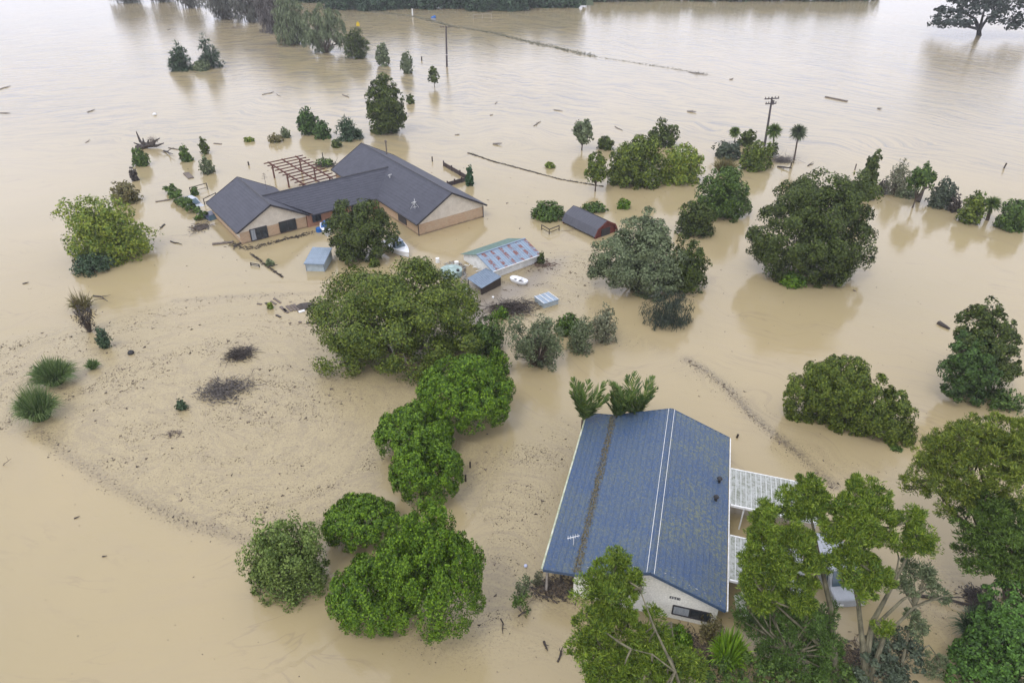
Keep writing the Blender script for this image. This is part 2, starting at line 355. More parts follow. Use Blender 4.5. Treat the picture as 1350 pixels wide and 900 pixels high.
# ------------------------------------------------------------------ foliage machinery
def unit(v): return v / (np.linalg.norm(v, axis=-1, keepdims=True) + 1e-9)
def leaves_mesh(P, D, Nn, L, W):
    D = unit(D); S = unit(np.cross(D, Nn)); L = np.asarray(L).reshape(-1, 1); W = np.asarray(W).reshape(-1, 1)
    V = np.stack([P - D * L / 2, P + S * W / 2 - D * L * .08, P + D * L / 2, P - S * W / 2 - D * L * .08], 1).reshape(-1, 3)
    return V, np.arange(len(P) * 4, dtype=np.int32).reshape(-1, 4)
def puff_points(rg, lobes, n, pr, low=-.9, fill=.12, squash=.8, rag=.5):
    """leaf positions on small puffs that sit on the outside of each lobe; also outward directions"""
    lobes = np.array(lobes, float); w = lobes[:, 3] * lobes[:, 5] + lobes[:, 3] * lobes[:, 4]; w /= w.sum(); P = []; O = []
    for i, l in enumerate(lobes):
        m = max(8, int(n * w[i])); c = l[:3]; r = l[3:6]
        k = max(6, int((3.6 + 2.2 * (1 - rag)) * (r.mean() / pr) ** 2))
        u = unit(rg.normal(size=(k * 3, 3))); u = u[u[:, 2] > low][:k]
        pc = c + u * r * (.95 + (rg.uniform(-.24, .1, (len(u), 1))) * rag); psz = pr * (1 + rg.uniform(-.5, .4, len(u)) * rag)
        idx = rg.integers(0, len(u), m); v = unit(rg.normal(size=(m, 3)) + u[idx] * .5)
        J = 12; sub = unit(rg.normal(size=(len(u), J, 3)) + u[:, None] * .9 + np.array([0, 0, .35])); jj = rg.integers(0, J, m); sd_ = sub[idx, jj]
        p = pc[idx] + (sd_ * .72 + v * rg.uniform(.25, .46, m)[:, None]) * psz[idx][:, None] * np.array([1, 1, squash])
        o = unit(v + sd_ * .8 + u[idx] * .3)
        f = int(m * fill); v2 = unit(rg.normal(size=(f, 3))); p2 = c + v2 * r * rg.uniform(.3, .95, (f, 1))
        P += [p, p2]; O += [o, v2]
    P = np.concatenate(P); O = np.concatenate(O); return P, O
def dome_lobes(rg, k=7, flat=1., low=.15, ry=.9):
    L = [(0, 0, .48 * flat, .72, .72 * ry, .47 * flat)]
    a0 = rg.uniform(0, 6.28)
    for i in range(k):
        a = a0 + 6.283 * i / k + rg.uniform(-.25, .25); d = rg.uniform(.42, .62); s = rg.uniform(.3, .46)
        z = rg.uniform(low + .1, .68) * flat
        L.append((math.cos(a) * d, math.sin(a) * d * ry, z, s, s * ry, s * .85 * flat))
    for i in range(6): a = a0 + i * 1.047; L.append((math.cos(a) * .5, math.sin(a) * .5 * ry, .16 * flat, .42, .42 * ry, .2 * flat))
    for i in range(2): L.append((rg.uniform(-.3, .3), rg.uniform(-.3, .3), .74 * flat, .34, .34, .26 * flat))
    return L
def shape_lobes(shape, rg):
    if shape == 'dome': return dome_lobes(rg)
    if shape == 'low': return dome_lobes(rg, 6, .7)
    if shape == 'tall':
        L = []
        for i in range(9):
            z = .15 + 1.6 * i / 8; s = .62 * math.sin(math.pi * min(1, (z + .35) / 2.25)) ** .7 + .06
            L.append((rg.uniform(-.25, .25) * s, rg.uniform(-.2, .2), z, s, s, .3)); L.append((rg.uniform(-.6, .6) * s, rg.uniform(-.4, .4) * s, z, s * .6, s * .6, .28))
        return L
    if shape == 'cone':
        L = []
        for i in range(8):
            z = .1 + 1.7 * i / 7; s = (.95 * (1 - i / 8.2) ** .8)
            for j in range(3 if i < 6 else 1):
                a = rg.uniform(0, 6.28); L.append((math.cos(a) * s * .42, math.sin(a) * s * .42, z, s * .55, s * .5, .16))
        return L
    if shape == 'column':
        return [(rg.uniform(-.12, .12), rg.uniform(-.1, .1), .2 + 2.0 * i / 7, .62 * (1 - .55 * (i / 7) ** 2), .55 * (1 - .55 * (i / 7) ** 2), .3) for i in range(8)]
    if shape == 'parasol':
        L = []
        for i in range(9):
            a = 6.283 * i / 9 + rg.uniform(-.2, .2); L.append((math.cos(a) * .6, math.sin(a) * .6, 1.1 + rg.uniform(-.1, .18), .36, .36, .2))
        return L + [(0, 0, 1.32, .45, .45, .22)]
    if shape == 'lollipop':
        return [(x * .7, y * .7, z + .75, s, s, s * .9) for x, y, z, s in ((0, 0, .2, .55), (.35, .1, .1, .4), (-.35, .15, .15, .42), (.1, -.3, .3, .42), (-.1, .2, .5, .38), (.15, .1, .55, .3))]
    if shape == 'loose':
        return [(rg.uniform(-.7, .7), rg.uniform(-.6, .6), rg.uniform(.15, .95), rg.uniform(.2, .36), rg.uniform(.2, .36), rg.uniform(.2, .3)) for _ in range(12)]
    return dome_lobes(rg)
def fit(P, bb, ry=1.):
    """scale and place a unit crown so that its outline covers the given part of the photograph"""
    x0, y0, x1, y1 = bb; C = at((x0 + x1) / 2, y1 - .25 * (y1 - y0)); s = (x1 - x0) / 2 / pxm(C); sz = s
    for it in range(26):
        Q = P * np.array([s, s * ry, sz]) + C; q = proj(Q)
        a0, a1 = np.percentile(q[:, 0], (.6, 99.4)); b0, b1 = np.percentile(q[:, 1], (.6, 99.4))
        s *= ((x1 - x0) / (a1 - a0)) ** .7
        C[0] += ((x0 + x1) / 2 - (a0 + a1) / 2) / pxm(C) * .8
        yy = proj(C)[0, 1]; C[1] += (at(675, yy + (y1 - b1) * .7)[1] - at(675, yy)[1])
        sz *= np.clip((y1 - y0) / max(1, (b1 - b0)), .6, 1.6) ** .8; sz = float(np.clip(sz, .3 * s, 3.2 * s))
    return C, s, s * ry, sz
SEED = [100]
def limbs(rg, base, targets, r0, sides=6):
    mb = MB(); base = np.array(base, float); top = np.mean(targets, 0); fork = base + (top - base) * .38; fork[2] = max(fork[2], base[2] + .3)
    mb.tube([base, base * .5 + fork * .5 + rg.uniform(-.06, .06, 3) * r0 * 4, fork], [r0, r0 * .85, r0 * .7], sides)
    for t_ in targets:
        m = fork * .5 + t_ * .5 + rg.uniform(-.12, .12, 3) * np.linalg.norm(t_ - fork)
        mb.tube([fork, m, t_], [r0 * .5, r0 * .32, r0 * .1], max(4, sides - 1))
    return mb
def build_leaves(rg, P, O, mode, leafpx, scl, lmin=.11):
    """P,O: positions and outward directions in metres; leaf shape by mode"""
    n = len(P); L = np.maximum(lmin, leafpx / scl) * rg.uniform(.7, 1.35, n)
    if mode == 'hang': D = unit(np.array([0, 0, -1.]) + O * .35 + rg.normal(size=(n, 3)) * .18); W = L * .3; L = L * 1.9; Nn = unit(O + rg.normal(size=(n, 3)) * .5)
    elif mode == 'needle': D = unit(O + np.array([0, 0, -.1]) + rg.normal(size=(n, 3)) * .35); W = L * .33; L = L * 1.5; Nn = unit(np.array([0, 0, 1.]) + rg.normal(size=(n, 3)) * .4)
    elif mode == 'feather': D = unit(O + np.array([0, 0, .35]) + rg.normal(size=(n, 3)) * .55); W = L * .34; L = L * 1.5; Nn = unit(O + rg.normal(size=(n, 3)) * .6)
    else: D = unit(rg.normal(size=(n, 3))); W = L * .62; Nn = unit(O * 1.5 + rg.normal(size=(n, 3)) * .5); D = unit(D - Nn * np.sum(D * Nn, 1)[:, None])
    return leaves_mesh(P, D, Nn, L, W)
def plant(name, bb, label, cat, lm, group=None, shape='dome', dens=1.9, pr=.2, mode='leaf', leafpx=3.2, trunk=.0, twigs=0, ry=.9, fill=.1, lobes=None, bark=None, maxn=60000, low=-.9, tname='trunk', rag=.45):
    SEED[0] += 1; rg = np.random.default_rng(SEED[0])
    L = lobes or shape_lobes(shape, rg); w, h = bb[2] - bb[0], bb[3] - bb[1]
    n = int(np.clip(dens * w * h, 260, maxn))
    P, O = puff_points(rg, L, n, pr, low, fill, rag=1. if shape == 'loose' else rag)
    P[:, 2] = np.abs(P[:, 2])
    C, sx, sy, sz = fit(P, bb, ry); S = np.array([sx, sy, sz]); Pw = P * S; Ow = unit(O / S)
    scl = pxm(C + np.array([0, 0, sz * .5]))
    Vv, F = build_leaves(rg, Pw, Ow, mode, leafpx, scl)
    root = thing(name, label, cat, C, 0, group)
    tg = np.array([np.array(l[:3]) * S for l in L]); tg = tg[rg.permutation(len(tg))[:7]]
    mb = limbs(rg, (0, 0, -.4), tg * .85, max(.035, sx * .07))
    if twigs:
        q = Pw[rg.integers(0, len(Pw), twigs)]
        for p in q: mb.tube([(p[0] * .15, p[1] * .15, 0), (p[0] * .5, p[1] * .5, p[2] * .6), p], [sx * .018 + .01, sx * .012 + .008, .008], 3, False)
    mb.build(tname, bark or M_BARK, root)
    mesh_np('crown' if cat == 'tree' else 'foliage', Vv, F, lm, root)
    return root
def lobe_tree(name, lobes, stems, label, cat, lm, base, group=None, pr=.45, n=40000, mode='feather', leafpx=3.6, bark=None, fill=.08, squash=.75, low=-.3, twigs=90, flat=.72, rag=1.):
    """crown given lobe by lobe: (photo x, photo y, radius in photo px, height in metres); stems: polylines of (x, y, height, radius)"""
    SEED[0] += 1; rg = np.random.default_rng(SEED[0]); B = at(*base)
    Lw = []
    for (x, y, r, z) in lobes:
        c = at(x, y, z); rr = r / pxm(c); Lw.append((*(c - B), rr * (.88 if mode == 'feather' else 1), rr * (.88 if mode == 'feather' else 1), rr * flat))
        for _ in range(4 if mode == 'feather' and r > 11 else 0):    # stray sprays round each clump
            u = unit(rg.normal(size=3) * np.array([1, 1, .7])); q = c - B + u * rr * rg.uniform(.9, 1.25); r2 = rr * rg.uniform(.22, .42); Lw.append((*q, r2, r2, r2 * .7))
    P, O = puff_points(rg, Lw, n, pr, low, fill, squash, rag); P[:, 2] = np.maximum(P[:, 2], .03)
    Vv, F = build_leaves(rg, P, O, mode, leafpx, pxm(B + np.array([0, 3, 4.])), .08)
    root = thing(name, label, cat, B, 0, group); mb = MB()
    ends = []
    for s in stems:
        pts = [at(x, y, z) - B for x, y, z, r in s]; mb.tube(pts, [r * .78 for *_, r in s], 7); ends += pts[1:]
    ends = np.array(ends) if ends else np.zeros((1, 3))
    for l in Lw:
        c = np.array(l[:3]); e = ends[np.argmin(np.linalg.norm(ends - c, axis=1))]
        if np.linalg.norm(c - e) > .2: mb.tube([e, (e + c) / 2 + rg.normal(size=3) * .12, c], [.06, .045, .02], 5)
        for _ in range(max(2, twigs // len(Lw))):
            u = unit(rg.normal(size=3)); u[2] = abs(u[2]) * .8; mb.tube([c, c + u * np.array(l[3:6]) * .5 + rg.normal(size=3) * .06, c + u * np.array(l[3:6]) * .95], [.028, .018, .008], 3, False)
    mb.build('trunk', bark or M_BARKP, root)
    mesh_np('crown' if cat == 'tree' else 'foliage', Vv, F, lm, root)
    return root
def blades(rg, n, spread, droop, h0=.7, wd=.03, seg=4, base=.12, up=.35):
    """arching blades in a unit clump"""
    a = rg.uniform(0, 6.283, n); e = rg.uniform(0, 1, n) ** .7; ln = rg.uniform(h0, 1, n)
    out = np.stack([np.cos(a), np.sin(a), 0 * a], 1); b0 = out * (rg.uniform(0, base, n))[:, None]
    pts = []
    for i in range(seg + 1):
        t = i / seg; r = e * spread * t * ln; z = ln * (t * (1.0 + up) - droop * e * t * t * 1.3) * .75
        pts.append(b0 + out * r[:, None] + np.array([0, 0, 1.]) * z[:, None])
    return np.stack(pts, 1), out
def blade_mesh(pts, W, rg):
    n, m, _ = pts.shape; V = np.zeros((n, m, 2, 3)); d = unit(pts[:, -1] - pts[:, 0] + 1e-6); side = unit(np.cross(d, rg.normal(size=(n, 3))))
    for i in range(m):
        w = W * (1 - .9 * (i / (m - 1)) ** 1.5); V[:, i, 0] = pts[:, i] + side * w / 2; V[:, i, 1] = pts[:, i] - side * w / 2
    F = []; b = np.arange(n) * m * 2
    for i in range(m - 1): F.append(np.stack([b + i * 2, b + i * 2 + 1, b + i * 2 + 3, b + i * 2 + 2], 1))
    return V.reshape(-1, 3), np.concatenate(F)
def tussock(name, bb, label, cat, lm, n=900, group=None, spread=1.1, droop=.8, wpx=1.3, base=.35):
    SEED[0] += 1; rg = np.random.default_rng(SEED[0]); pts, out = blades(rg, n, spread, droop, .6, base=base)
    P = pts.reshape(-1, 3); P[:, 2] = np.maximum(P[:, 2], .0); C, sx, sy, sz = fit(P, bb, .9); pts = pts * np.array([sx, sy, sz])
    root = thing(name, label, cat, C, 0, group); V_, F_ = blade_mesh(pts, max(.03, wpx / pxm(C)), rg)
    mesh_np('foliage', V_, F_, lm, root)
    k = MB().tube([(0, 0, -.3), (0, 0, .12 * sz)], [sx * .3, sx * .2], 8); k.build('root_clump', M_BARK, root)
    return root
def cabbage(bx, by, heads, label, group=None, rpx=11, r=.13, lm=None, name='cabbage_tree'):
    """spiky-headed cabbage tree: heads = [(photo x, photo y)] of each tuft"""
    SEED[0] += 1; rg = np.random.default_rng(SEED[0]); B = at(bx, by); root = thing(name, label, 'tree', B, 0, group); sc = pxm(B)
    mb = MB(); Vs = []; Fs = []; off = 0
    hs_ = []
    for (hx, hy) in heads:
        d = ray(hx, hy); t = B[1] / d[1]; h = np.array([d[0] * t, B[1], CAMH + d[2] * t]) - B; hs_.append(h)
    fork = np.mean(hs_, 0) * .55
    if len(heads) > 1: mb.tube([(0, 0, -.4), fork * .5, fork], [r * 1.1, r, r * .9], 7)
    for h in hs_:
        mb.tube([(fork if len(heads) > 1 else np.array([0, 0, -.4])), h * .6 + (fork * .4 if len(heads) > 1 else 0), h], [r * .95, r * .8, r * .7], 7)
        n = 420; u = unit(rg.normal(size=(n, 3)) + np.array([0, 0, .25])); ln = rpx / sc * rg.uniform(.75, 1.12, n)
        pts = np.stack([h + u * (ln * t)[:, None] - np.array([0, 0, 1.]) * (ln * t * t * .22)[:, None] for t in (0, .5, 1)], 1)
        V_, F_ = blade_mesh(pts, max(.05, 1.6 / sc), rg); Vs.append(V_); Fs.append(F_ + off); off += len(V_)
    mb.build('trunk', M_BARK, root); mesh_np('crown', np.concatenate(Vs), np.concatenate(Fs), lm or L_PALM, root)
    return root
def palm(bx, by, z, n, Lf, label, group, tilt=.5, seed=1):
    rg = np.random.default_rng(seed); B = at(bx, by, z); root = thing('palm', label, 'tree', (B[0], B[1], 0), 0, group)
    MB().tube([(0, 0, -.4), (0, 0, z * .6), (0, 0, z + .15)], [.17, .14, .15], 9).build('trunk', M_BARK, root)
    for i in range(n):
        a = 6.283 * i / n + rg.uniform(-.2, .2); e = tilt * rg.uniform(.5, 1.15); L_ = Lf * rg.uniform(.85, 1.1)
        o = np.array([math.cos(a), math.sin(a), 0]); pts = []
        for k in range(9):
            t = k / 8; pts.append(np.array([0, 0, z + .1]) + o * (L_ * t * math.sin(e) * (1 + .25 * t)) + np.array([0, 0, 1.]) * L_ * (t * math.cos(e) - .22 * t * t * (e + .2)))
        rib = MB().tube(pts, [.03 - .0025 * k for k in range(9)], 4)
        pts = np.array(pts); m = 76; tt = rg.uniform(.1, 1, m); q = np.stack([np.interp(tt, np.linspace(0, 1, 9), pts[:, c]) for c in range(3)], 1)
        dr = unit(pts[-1] - pts[0]); sd_ = np.cross(dr, o + np.array([0, 0, .01])); sd_ = unit(sd_ if np.linalg.norm(sd_) > .1 else np.array([-o[1], o[0], 0]))
        sgn = np.where(rg.random(m) < .5, -1, 1)[:, None]; D = unit(sd_ * sgn * .6 + dr * 1.0 + rg.normal(size=(m, 3)) * .12)
        ll = .75 * np.sin(np.pi * np.clip(tt * .8 + .15, 0, 1)) * Lf / 2.6; Vl, Fl = leaves_mesh(q + D * ll[:, None] / 2, D, unit(np.cross(D, dr) + rg.normal(size=(m, 3)) * .3), ll * 1.1, .1 + 0 * ll)
        b = len(rib.v); rib.v += [tuple(map(float, p)) for p in Vl]; rib.f += [tuple(int(b + j) for j in f) for f in Fl]
        rib.build('frond', L_PALM, root)
    return root
# --- SCENE PARTS ---
# ------------------------------------------------------------------ building materials
M_WALLCREAM = mat('cream_board', (.66, .60, .50), (.56, .50, .41), 1.5, .7, fine=20)
M_BRICK = None
def brick_mat():
    m, t, b = nodes_of('brick'); c = N(t, 'ShaderNodeTexCoord'); g = N(t, 'ShaderNodeNewGeometry')
    br = N(t, 'ShaderNodeTexBrick'); br.inputs['Scale'].default_value = 1; br.inputs['Brick Width'].default_value = .24; br.inputs['Row Height'].default_value = .085
    br.inputs['Mortar Size'].default_value = .008; br.inputs['Color1'].default_value = (.50, .33, .19, 1); br.inputs['Color2'].default_value = (.40, .25, .14, 1); br.inputs['Mortar'].default_value = (.42, .37, .3, 1)
    s = N(t, 'ShaderNodeSeparateXYZ'); t.links.new(c.outputs['Object'], s.inputs[0]); a = N(t, 'ShaderNodeMath', operation='ADD'); t.links.new(s.outputs[0], a.inputs[0]); t.links.new(s.outputs[1], a.inputs[1])
    cb = N(t, 'ShaderNodeCombineXYZ'); t.links.new(a.outputs[0], cb.inputs[0]); t.links.new(s.outputs[2], cb.inputs[1]); t.links.new(cb.outputs[0], br.inputs[0])
    st = rng_(t, noise(t, c.outputs['Object'], 1.2, 4), .4, .7, 0, .5); zz_ = N(t, 'ShaderNodeMath', operation='MULTIPLY_ADD'); t.links.new(noise(t, c.outputs['Object'], 2.5, 4), zz_.inputs[0]); zz_.inputs[1].default_value = -.35; t.links.new(s.outputs[2], zz_.inputs[2])
    t.links.new(mixc(t, rng_(t, zz_.outputs[0], -.12, .06, .75, 0), mixc(t, st, br.outputs[0], (.45, .36, .24)), (.13, .095, .06)), b.inputs['Base Color']); b.inputs['Roughness'].default_value = .85
    return m
M_BRICK = brick_mat()
M_DARKROOF = mat('charcoal_tile', (.058, .060, .078), (.043, .045, .06), 1.2, .62, fine=14, bump=.2, spec=.5)
M_FASCIA = mat('dark_fascia', (.045, .043, .05), (.03, .03, .035), 3, .5)
M_GLASS = mat('window_glass', (.035, .045, .055), (.02, .025, .03), 1.5, .12, spec=.6)
M_CURTAIN = mat('curtain', (.34, .36, .38), (.2, .22, .24), 9, .8, stretch=(4, 4, .2))
M_WHITE = mat('white_paint', (.78, .78, .76), (.66, .66, .63), 2, .5, fine=12)
M_WBOARD = mat('white_weatherboard', (.72, .70, .63), (.62, .60, .53), 1.2, .6, fine=10)
M_LINING = mat('eave_lining', (.35, .32, .28), (.25, .22, .19), 3, .8)  # brown-grey tone for verandah posts, beam and boat floor
M_TIMBER = mat('stained_timber', (.15, .062, .045), (.09, .04, .032), 4, .7, bump=.3)
M_FENCE = mat('dark_fence', (.07, .05, .05), (.045, .035, .035), 3, .7)
M_BLUE = mat('blue_plastic', (.02, .13, .42), (.015, .1, .33), 3, .4)
M_BLACK = mat('black_rubber', (.02, .02, .022), (.03, .03, .03), 4, .6)
M_HULL = mat('white_gelcoat', (.82, .83, .84), (.72, .73, .74), 2, .25, spec=.6)
M_SILVER = mat('silver_paint', (.5, .52, .55), (.42, .44, .47), 2, .25, metal=.3)
M_GLASSB = mat('tinted_glass', (.08, .13, .16), (.05, .09, .12), 2, .1, spec=.7)
M_RED = mat('red_paint', (.16, .032, .025), (.11, .026, .022), 3, .6)
M_BARNROOF = mat('grey_longrun', (.085, .088, .105), (.065, .067, .082), 2, .45, stretch=(6, 1, 1), spec=.5)
M_TIN = mat('pale_tin', (.30, .37, .44), (.24, .30, .36), 2.5, .4, metal=.25, stretch=(1, 1, 1))
M_TINW = mat('pale_tin_wall', (.42, .48, .51), (.34, .4, .43), 2.5, .5, metal=.1)
M_TINB = mat('weathered_blue_tin', (.22, .28, .35), (.17, .22, .28), 2.2, .45, metal=.2)
M_TANK = mat('mint_tank', (.36, .46, .43), (.29, .38, .35), 1.5, .5)
M_MOSSY = mat('mossy_green_tin', (.14, .22, .19), (.09, .15, .12), 3.5, .7, fine=18)
M_CONC = mat('pale_concrete', (.36, .34, .31), (.27, .25, .22), 3, .85)
M_YELLOW = mat('yellow_plastic', (.75, .55, .03), (.65, .45, .03), 3, .5)
M_POLE = mat('weathered_pole', (.10, .085, .085), (.06, .05, .052), 3, .85, stretch=(2, 2, .3))
M_LITTER = mat('leaf_litter', (.17, .15, .08), (.07, .055, .03), 9, .95, fine=60)
def rust_mat():
    m, t, b = nodes_of('rusted_tin'); co = coords(t); s = N(t, 'ShaderNodeSeparateXYZ'); t.links.new(co, s.inputs[0])
    base = mixc(t, rng_(t, noise(t, co, 1.3, 4), .4, .65), (.24, .31, .385), (.19, .25, .32))
    # rust runs down the sheet laps: a lap every 1.15 m along x
    w = N(t, 'ShaderNodeMath', operation='PINGPONG'); t.links.new(s.outputs[0], w.inputs[0]); w.inputs[1].default_value = .575
    lap = rng_(t, w.outputs[0], .3, .42, 0, 1)
    mpn = N(t, 'ShaderNodeMapping'); mpn.inputs['Scale'].default_value = (.8, 1.1, 1.1); t.links.new(co, mpn.inputs[0])
    pt = rng_(t, noise(t, mpn.outputs[0], 1.7, 6, .75), .46, .52, 0, 1); m1 = N(t, 'ShaderNodeMath', operation='MULTIPLY'); t.links.new(lap, m1.inputs[0]); t.links.new(pt, m1.inputs[1])
    t.links.new(mixc(t, m1.outputs[0], base, (.20, .06, .035)), b.inputs['Base Color']); b.inputs['Roughness'].default_value = .5; b.inputs['Metallic'].default_value = .15
    return m
def blue_roof_mat(name, moss):
    m, t, b = nodes_of(name); co = coords(t); base = mixc(t, rng_(t, noise(t, co, .7, 4), .35, .65), (.029, .07, .165), (.045, .082, .152))
    g = rng_(t, noise(t, co, 5.5, 8, .85), .47, .56, 0, .85); mk = rng_(t, noise(t, co, .33, 3, .5), .36, .62, .3, moss)
    mm = N(t, 'ShaderNodeMath', operation='MULTIPLY'); t.links.new(g, mm.inputs[0]); t.links.new(mk, mm.inputs[1])
    c = mixc(t, mm.outputs[0], base, (.15, .165, .075)); c = mixc(t, rng_(t, noise(t, co, 15., 3, .8), .58, .66, 0, .45), c, (.33, .32, .22))
    c = mixc(t, rng_(t, noise(t, co, 9., 4, .8), .53, .64, 0, .5), c, (.025, .035, .055))
    t.links.new(c, b.inputs['Base Color']); b.inputs['Roughness'].default_value = .6
    bp = N(t, 'ShaderNodeBump'); bp.inputs['Strength'].default_value = .4; bp.inputs['Distance'].default_value = .02; t.links.new(noise(t, co, 12, 5), bp.inputs['Height']); t.links.new(bp.outputs[0], b.inputs['Normal'])
    return m
def translucent_roof_mat():
    m, t, b = nodes_of('verandah_sheet'); co = coords(t); base = mixc(t, rng_(t, noise(t, co, 2.2, 5, .75), .38, .6), (.42, .43, .41), (.25, .26, .22))
    c = mixc(t, rng_(t, noise(t, co, 5., 5, .8), .5, .62, 0, .85), base, (.12, .14, .08)); t.links.new(c, b.inputs['Base Color']); b.inputs['Roughness'].default_value = .6
    return m
def courses(mb, e0, e1, r0, r1, n, lip=.07, th=.05):
    """a roof slope from eave e0-e1 up to ridge r0-r1, laid in n overlapping courses"""
    e0, e1, r0, r1 = [np.array(p, float) for p in (e0, e1, r0, r1)]; up = np.array([0, 0, 1.])
    for i in range(n):
        a, c = i / n, (i + 1) / n + (.012 if i < n - 1 else 0); p0 = e0 + (r0 - e0) * a + up * lip; p1 = e1 + (r1 - e1) * a + up * lip; q0 = e0 + (r0 - e0) * c; q1 = e1 + (r1 - e1) * c
        k = up * .0012 * (i % 2)
        mb.slab([p0 + k, p1 + k, q1 + k, q0 + k], th)
def window_part(parent, mb_frame, mb_pane, curtain=None, name='window'):
    w = mb_frame.build(name, M_FASCIA, parent); mb_pane.build('pane', M_GLASS, w)
    if curtain: curtain.build('curtain', M_CURTAIN, w)
    return w
# ------------------------------------------------------------------ blue-roofed house (x across from the right-hand eave, y back along the ridge)
def blue_house():
    c = np.array([11.51, 23.69]); az = R(74.8); root = thing('blue_roofed_house', 'flooded white weatherboard house under a large blue tiled roof speckled with moss', 'house', (c[0], c[1], 0), az - math.pi / 2)
    LN = 14.5; ZE, XR, ZR, XV, ZV, XL, ZL = 2.2, -4.2, 3.92, -8.25, 2.47, -10.1, 2.28
    # walls
    w = MB(); x0, x1 = -8.35, -.3
    zs = lambda x: (ZE + (x / XR) * (ZR - ZE) if x > XR else ZR + (x - XR) / (XV - XR) * (ZV - ZR)) - .07
    for y in (.42, LN - .42):
        w.prism([(x0, y, -1), (x1, y, -1), (x1, y, zs(x1)), (XR, y, zs(XR)), (x0, y, zs(XV) - .02)], (0, .12 if y < 1 else -.12, 0))
    w.box(x1 - .12, .54, -1, x1, LN - .54, zs(x1)); w.box(x0, .54, -1, x0 + .12, LN - .54, zs(XV) - .06)
    wall = w.build('wall', M_WBOARD, root)
    bd = MB(); k = 0
    zb = .06
    while zb < 3.6:   # weatherboard laps on the front gable
        xa, xb = x0, x1
        if zb > zs(x1): xb = XR * min(1, (zb - ZE + .1) / (ZR - ZE))
        if zb > zs(XV) - .05: xa = XR + (zb + .1 - ZR) / (ZV - ZR) * (XV - XR)
        if xb - xa > .3: bd.prism([(xa, .42, zb), (xa, .395, zb), (xa, .415, zb + .17), (xa, .42, zb + .17)], (xb - xa, 0, 0))
        zb += .18
    bd.build('weatherboards', M_WBOARD, wall)
    # roof: right slope, left slope, flatter verandah slope
    rm = blue_roof_mat('blue_tile_mossy', 1.0); rm2 = blue_roof_mat('blue_tile', .62)
    a = MB(); courses(a, (0, 0, ZE), (0, LN, ZE), (XR, 0, ZR), (XR, LN, ZR), 12); roof = a.build('roof', rm, root)
    a = MB(); courses(a, (XV, LN, ZV), (XV, 0, ZV), (XR, LN, ZR), (XR, 0, ZR), 11); a.build('left_slope', rm2, roof)
    a = MB(); courses(a, (XL, LN, ZL), (XL, 0, ZL), (XV, LN, ZV - .01), (XV, 0, ZV - .01), 5); a.build('verandah_slope', rm2, roof)
    rg = np.random.default_rng(5)
    a = MB()
    for s in (-1, 1): a.bar((XR + s * .2, .0, ZR + .035 - .045), (XR + s * .2, LN, ZR + .035 - .045), .026, .05)
    a.build('ridge_flashing', M_WHITE, roof)
    a = MB().prism([(XR - .19, 0, ZR - .06), (XR, 0, ZR + .05), (XR + .19, 0, ZR - .06)], (0, LN, 0)); a.build('ridge_cap', rm2, roof)
    # moss and leaf litter along the change of pitch
    n = 2600; y = rg.uniform(.05, LN - .1, n); ww = .10 + .17 * fbm(y * .9, y * 0, 3, 4); x = XV + rg.normal(size=n) * ww * .55 + .06; z = np.where(x > XV, ZV + (x - XV) / (XR - XV) * (ZR - ZV), ZV + (x - XV) / (XL - XV) * (ZL - ZV)) + rg.uniform(.03, .09, n)
    Vl, Fl = leaves_mesh(np.stack([x, y, z], 1), rg.normal(size=(n, 3)) * np.array([1, 1, .3]), rg.normal(size=(n, 3)) * .4 + np.array([0, 0, 1]), rg.uniform(.05, .15, n), rg.uniform(.03, .09, n))
    tag(mesh_np('leaf_litter', Vl, Fl, M_LITTER, roof), kind='stuff')
    # gutters and barge boards
    g = MB(); g.bar((.07, 0, ZE - .03), (.07, LN, ZE - .03), .11, .1); g.build('gutter', M_WHITE, root)
    g = MB(); g.bar((.0, .02, ZE + .05), (.0, LN, ZE + .05), .09, .03); g.build('gutter_moss', M_LITTER, root)
    g = MB(); g.bar((XL - .07, 0, ZL - .03), (XL - .07, LN, ZL - .03), .1, .1); g.build('gutter', mat('cream_gutter', (.6, .62, .5), (.3, .34, .2), 3, .6), root)
    for y in (-.03, LN + .03):
        for (p, q) in (((0, ZE), (XR, ZR)), ((XR, ZR), (XV, ZV)), ((XV, ZV), (XL, ZL))):
            MB().bar((p[0], y, p[1] - .05), (q[0], y, q[1] - .05), .05, .2).build('barge_board', mat('blue_barge', (.05, .085, .15), (.04, .07, .12), 3, .5), root)
    # posts and beam of the verandah
    for yy in (.3, 4.9, 9.6, LN - .3): MB().box(XL + .12, yy, -1, XL + .24, yy + .12, ZL - .05).build('verandah_post', M_LINING, root)
    MB().bar((XL + .18, .3, ZL - .12), (XL + .18, LN - .2, ZL - .12), .08, .14).build('verandah_beam', M_LINING, root)
    # front window, address board
    fr = MB(); wx0, wx1, z0, z1 = -2.68, -.62, .48, 1.2; yf = .37
    for (p, q) in (((wx0, z0), (wx1, z0)), ((wx0, z1), (wx1, z1)), ((wx0, z0), (wx0, z1)), ((wx1, z0), (wx1, z1)), ((-1.72, z0), (-1.72, z1)), ((-1.1, z0), (-1.1, z1))):
        fr.bar((p[0], yf, p[1]), (q[0], yf, q[1]), .06, .06)
    window_part(root, fr, MB().box(wx0, yf + .005, z0, wx1, yf + .02, z1), MB().box(wx0 + .05, yf - .008, z0 + .05, -1.78, yf + .002, z1 - .05))
    bdw = MB().box(-2.96, .375, 1.72, -2.38, .392, 1.9).build('number_board', M_FASCIA, root); ch = MB()
    seg = {'t': ((0, 1), (1, 1)), 'm': ((0, .5), (1, .5)), 'b': ((0, 0), (1, 0)), 'a': ((0, .5), (0, 1)), 'c': ((0, 0), (0, .5)), 'd': ((1, .5), (1, 1)), 'e': ((1, 0), (1, .5))}
